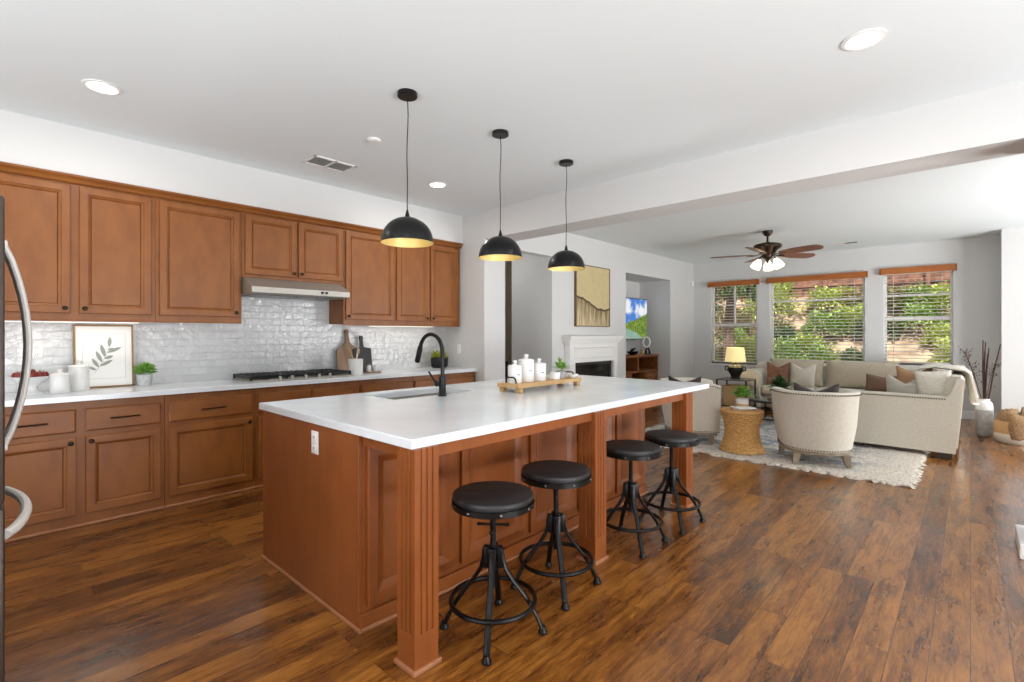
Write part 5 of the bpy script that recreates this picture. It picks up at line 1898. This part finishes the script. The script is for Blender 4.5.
def hill_z(y):
    P = [(13.4, 0.0), (14.3, 0.45), (16, 1.5), (18.5, 3.0)]
    for (a, za), (b_, zb) in zip(P, P[1:]):
        if y <= b_:
            return za + (zb - za) * max(0, y - a) / (b_ - a)
    return 3.0


def shrub(label, x, y, s, k, sz=1.0):
    t = thing('garden_shrub', label, 'shrub', (x, y, hill_z(y) + 0.08 * s), random.uniform(0, 6.2), 'shrubs on the garden slope')
    for nm, me in (('foliage', BM[k]), ('stem', STEM)):
        o = bpy.data.objects.new(nm, me)
        COL.objects.link(o)
        o.parent = t
    t.scale = (s, s, s * sz)


SH = [
    ('lime shrub low behind the lamp, at the outer edge of the narrow window', -5.75, 14.3, 0.55, 1, 1.4),
    ('lime shrub just past the tree trunk in the narrow window', -4.45, 14.3, 0.5, 1, 1.4),
    ('deep green shrub high up in the narrow window', -6.7, 16.3, 0.85, 2, 1.3),
    ('pale olive shrub on the slope between the narrow and the middle window', -5.35, 15.7, 0.6, 3, 1.2),
    ('dense mid-green shrub low at the lamp side of the middle window', -3.55, 14.3, 0.5, 0, 1.2),
    ('second low mid-green shrub from the lamp side of the middle window', -2.75, 14.35, 0.45, 0, 1.1),
    ('tall lime shrub at the lamp side of the middle window, reaching the top', -4.5, 16.45, 0.72, 1, 1.8),
    ('deep green shrub low at the inner part of the middle window', -2.0, 14.4, 0.4, 2, 1.0),
    ('pale olive loose shrub halfway up in the middle window', -4.1, 15.4, 0.55, 3, 1.0),
    ('mid-green shrub halfway up at the centre of the middle window', -2.9, 15.6, 0.6, 0, 0.9),
    ('broad lime shrub just below the fence in the middle window', -3.0, 16.9, 0.65, 1, 0.8),
    ('second broad shrub below the fence, at the inner end of the middle window', -1.85, 16.85, 0.7, 3, 0.8),
    ('small deep green shrub on the slope at the inner edge of the middle window', -1.75, 15.6, 0.5, 2, 0.8),
    ('broad lime shrub halfway up behind the window nearest the vase', -0.2, 16.6, 0.85, 1, 0.7),
    ('mid-green shrub halfway up at the inner edge of the window nearest the vase', -0.85, 15.9, 0.55, 0, 0.9),
    ('bright lime shrub low behind the window nearest the vase', -0.15, 14.5, 0.48, 1, 1.2),
    ('deep green shrub at the outer edge of the window nearest the vase', 0.35, 15.4, 0.5, 2, 1.0),
    ('shrub filling the slope at mid height just inside the narrow window', -5.0, 14.9, 0.45, 0, 1.2),
    ('low lime shrub at the foot of the slope in the middle of the wide window', -3.15, 14.9, 0.42, 1, 1.0),
    ('dense shrub at mid height at the lamp side of the wide window', -3.75, 15.0, 0.42, 2, 1.3),
    ('light shrub at mid height toward the inner side of the wide window', -2.3, 16.0, 0.5, 1, 1.0),
    ('shrub at mid height in the centre of the window nearest the vase', -0.45, 15.3, 0.42, 1, 1.0),
    ('upper shrub at the inner edge of the window nearest the vase, below the fence', -1.05, 16.8, 0.6, 0, 0.8),
]
for lb, x, y, s, k, sz in SH:
    shrub(lb, x, y, s, k, sz)
t = thing('garden_tree', 'thick-trunked garden tree behind the narrow window and lamp', 'tree', (-4.42, 12.75, -0.02))
MB().tube([(0, 0, 0), (0.02, 0, 0.8), (-0.03, 0.02, 1.5), (0.05, 0, 2.2), (0.02, 0, 2.6)], [0.20, 0.15, 0.13, 0.11, 0.06], 14).build('trunk', BARK, t)
b = MB()
rn = random.Random(77)
for i in range(1500):
    a, e, r = rn.uniform(0, 2 * PI), math.asin(rn.uniform(-0.6, 1)), rn.uniform(0.5, 1.0) ** 0.5
    d = Vector((math.cos(a) * math.cos(e), math.sin(a) * math.cos(e), math.sin(e)))
    b.leaf(Vector((-0.1, 0, 2.75)) + Vector((d.x * 0.85, d.y * 0.8, d.z * 0.75)) * r, d + Vector((rn.uniform(-1, 1), rn.uniform(-1, 1), rn.uniform(-1, .4))), (0, 0, 1), 0.2 * rn.uniform(.6, 1.3), 0.07, 0.2)
b.build('crown', BUSH[2], t, 0)
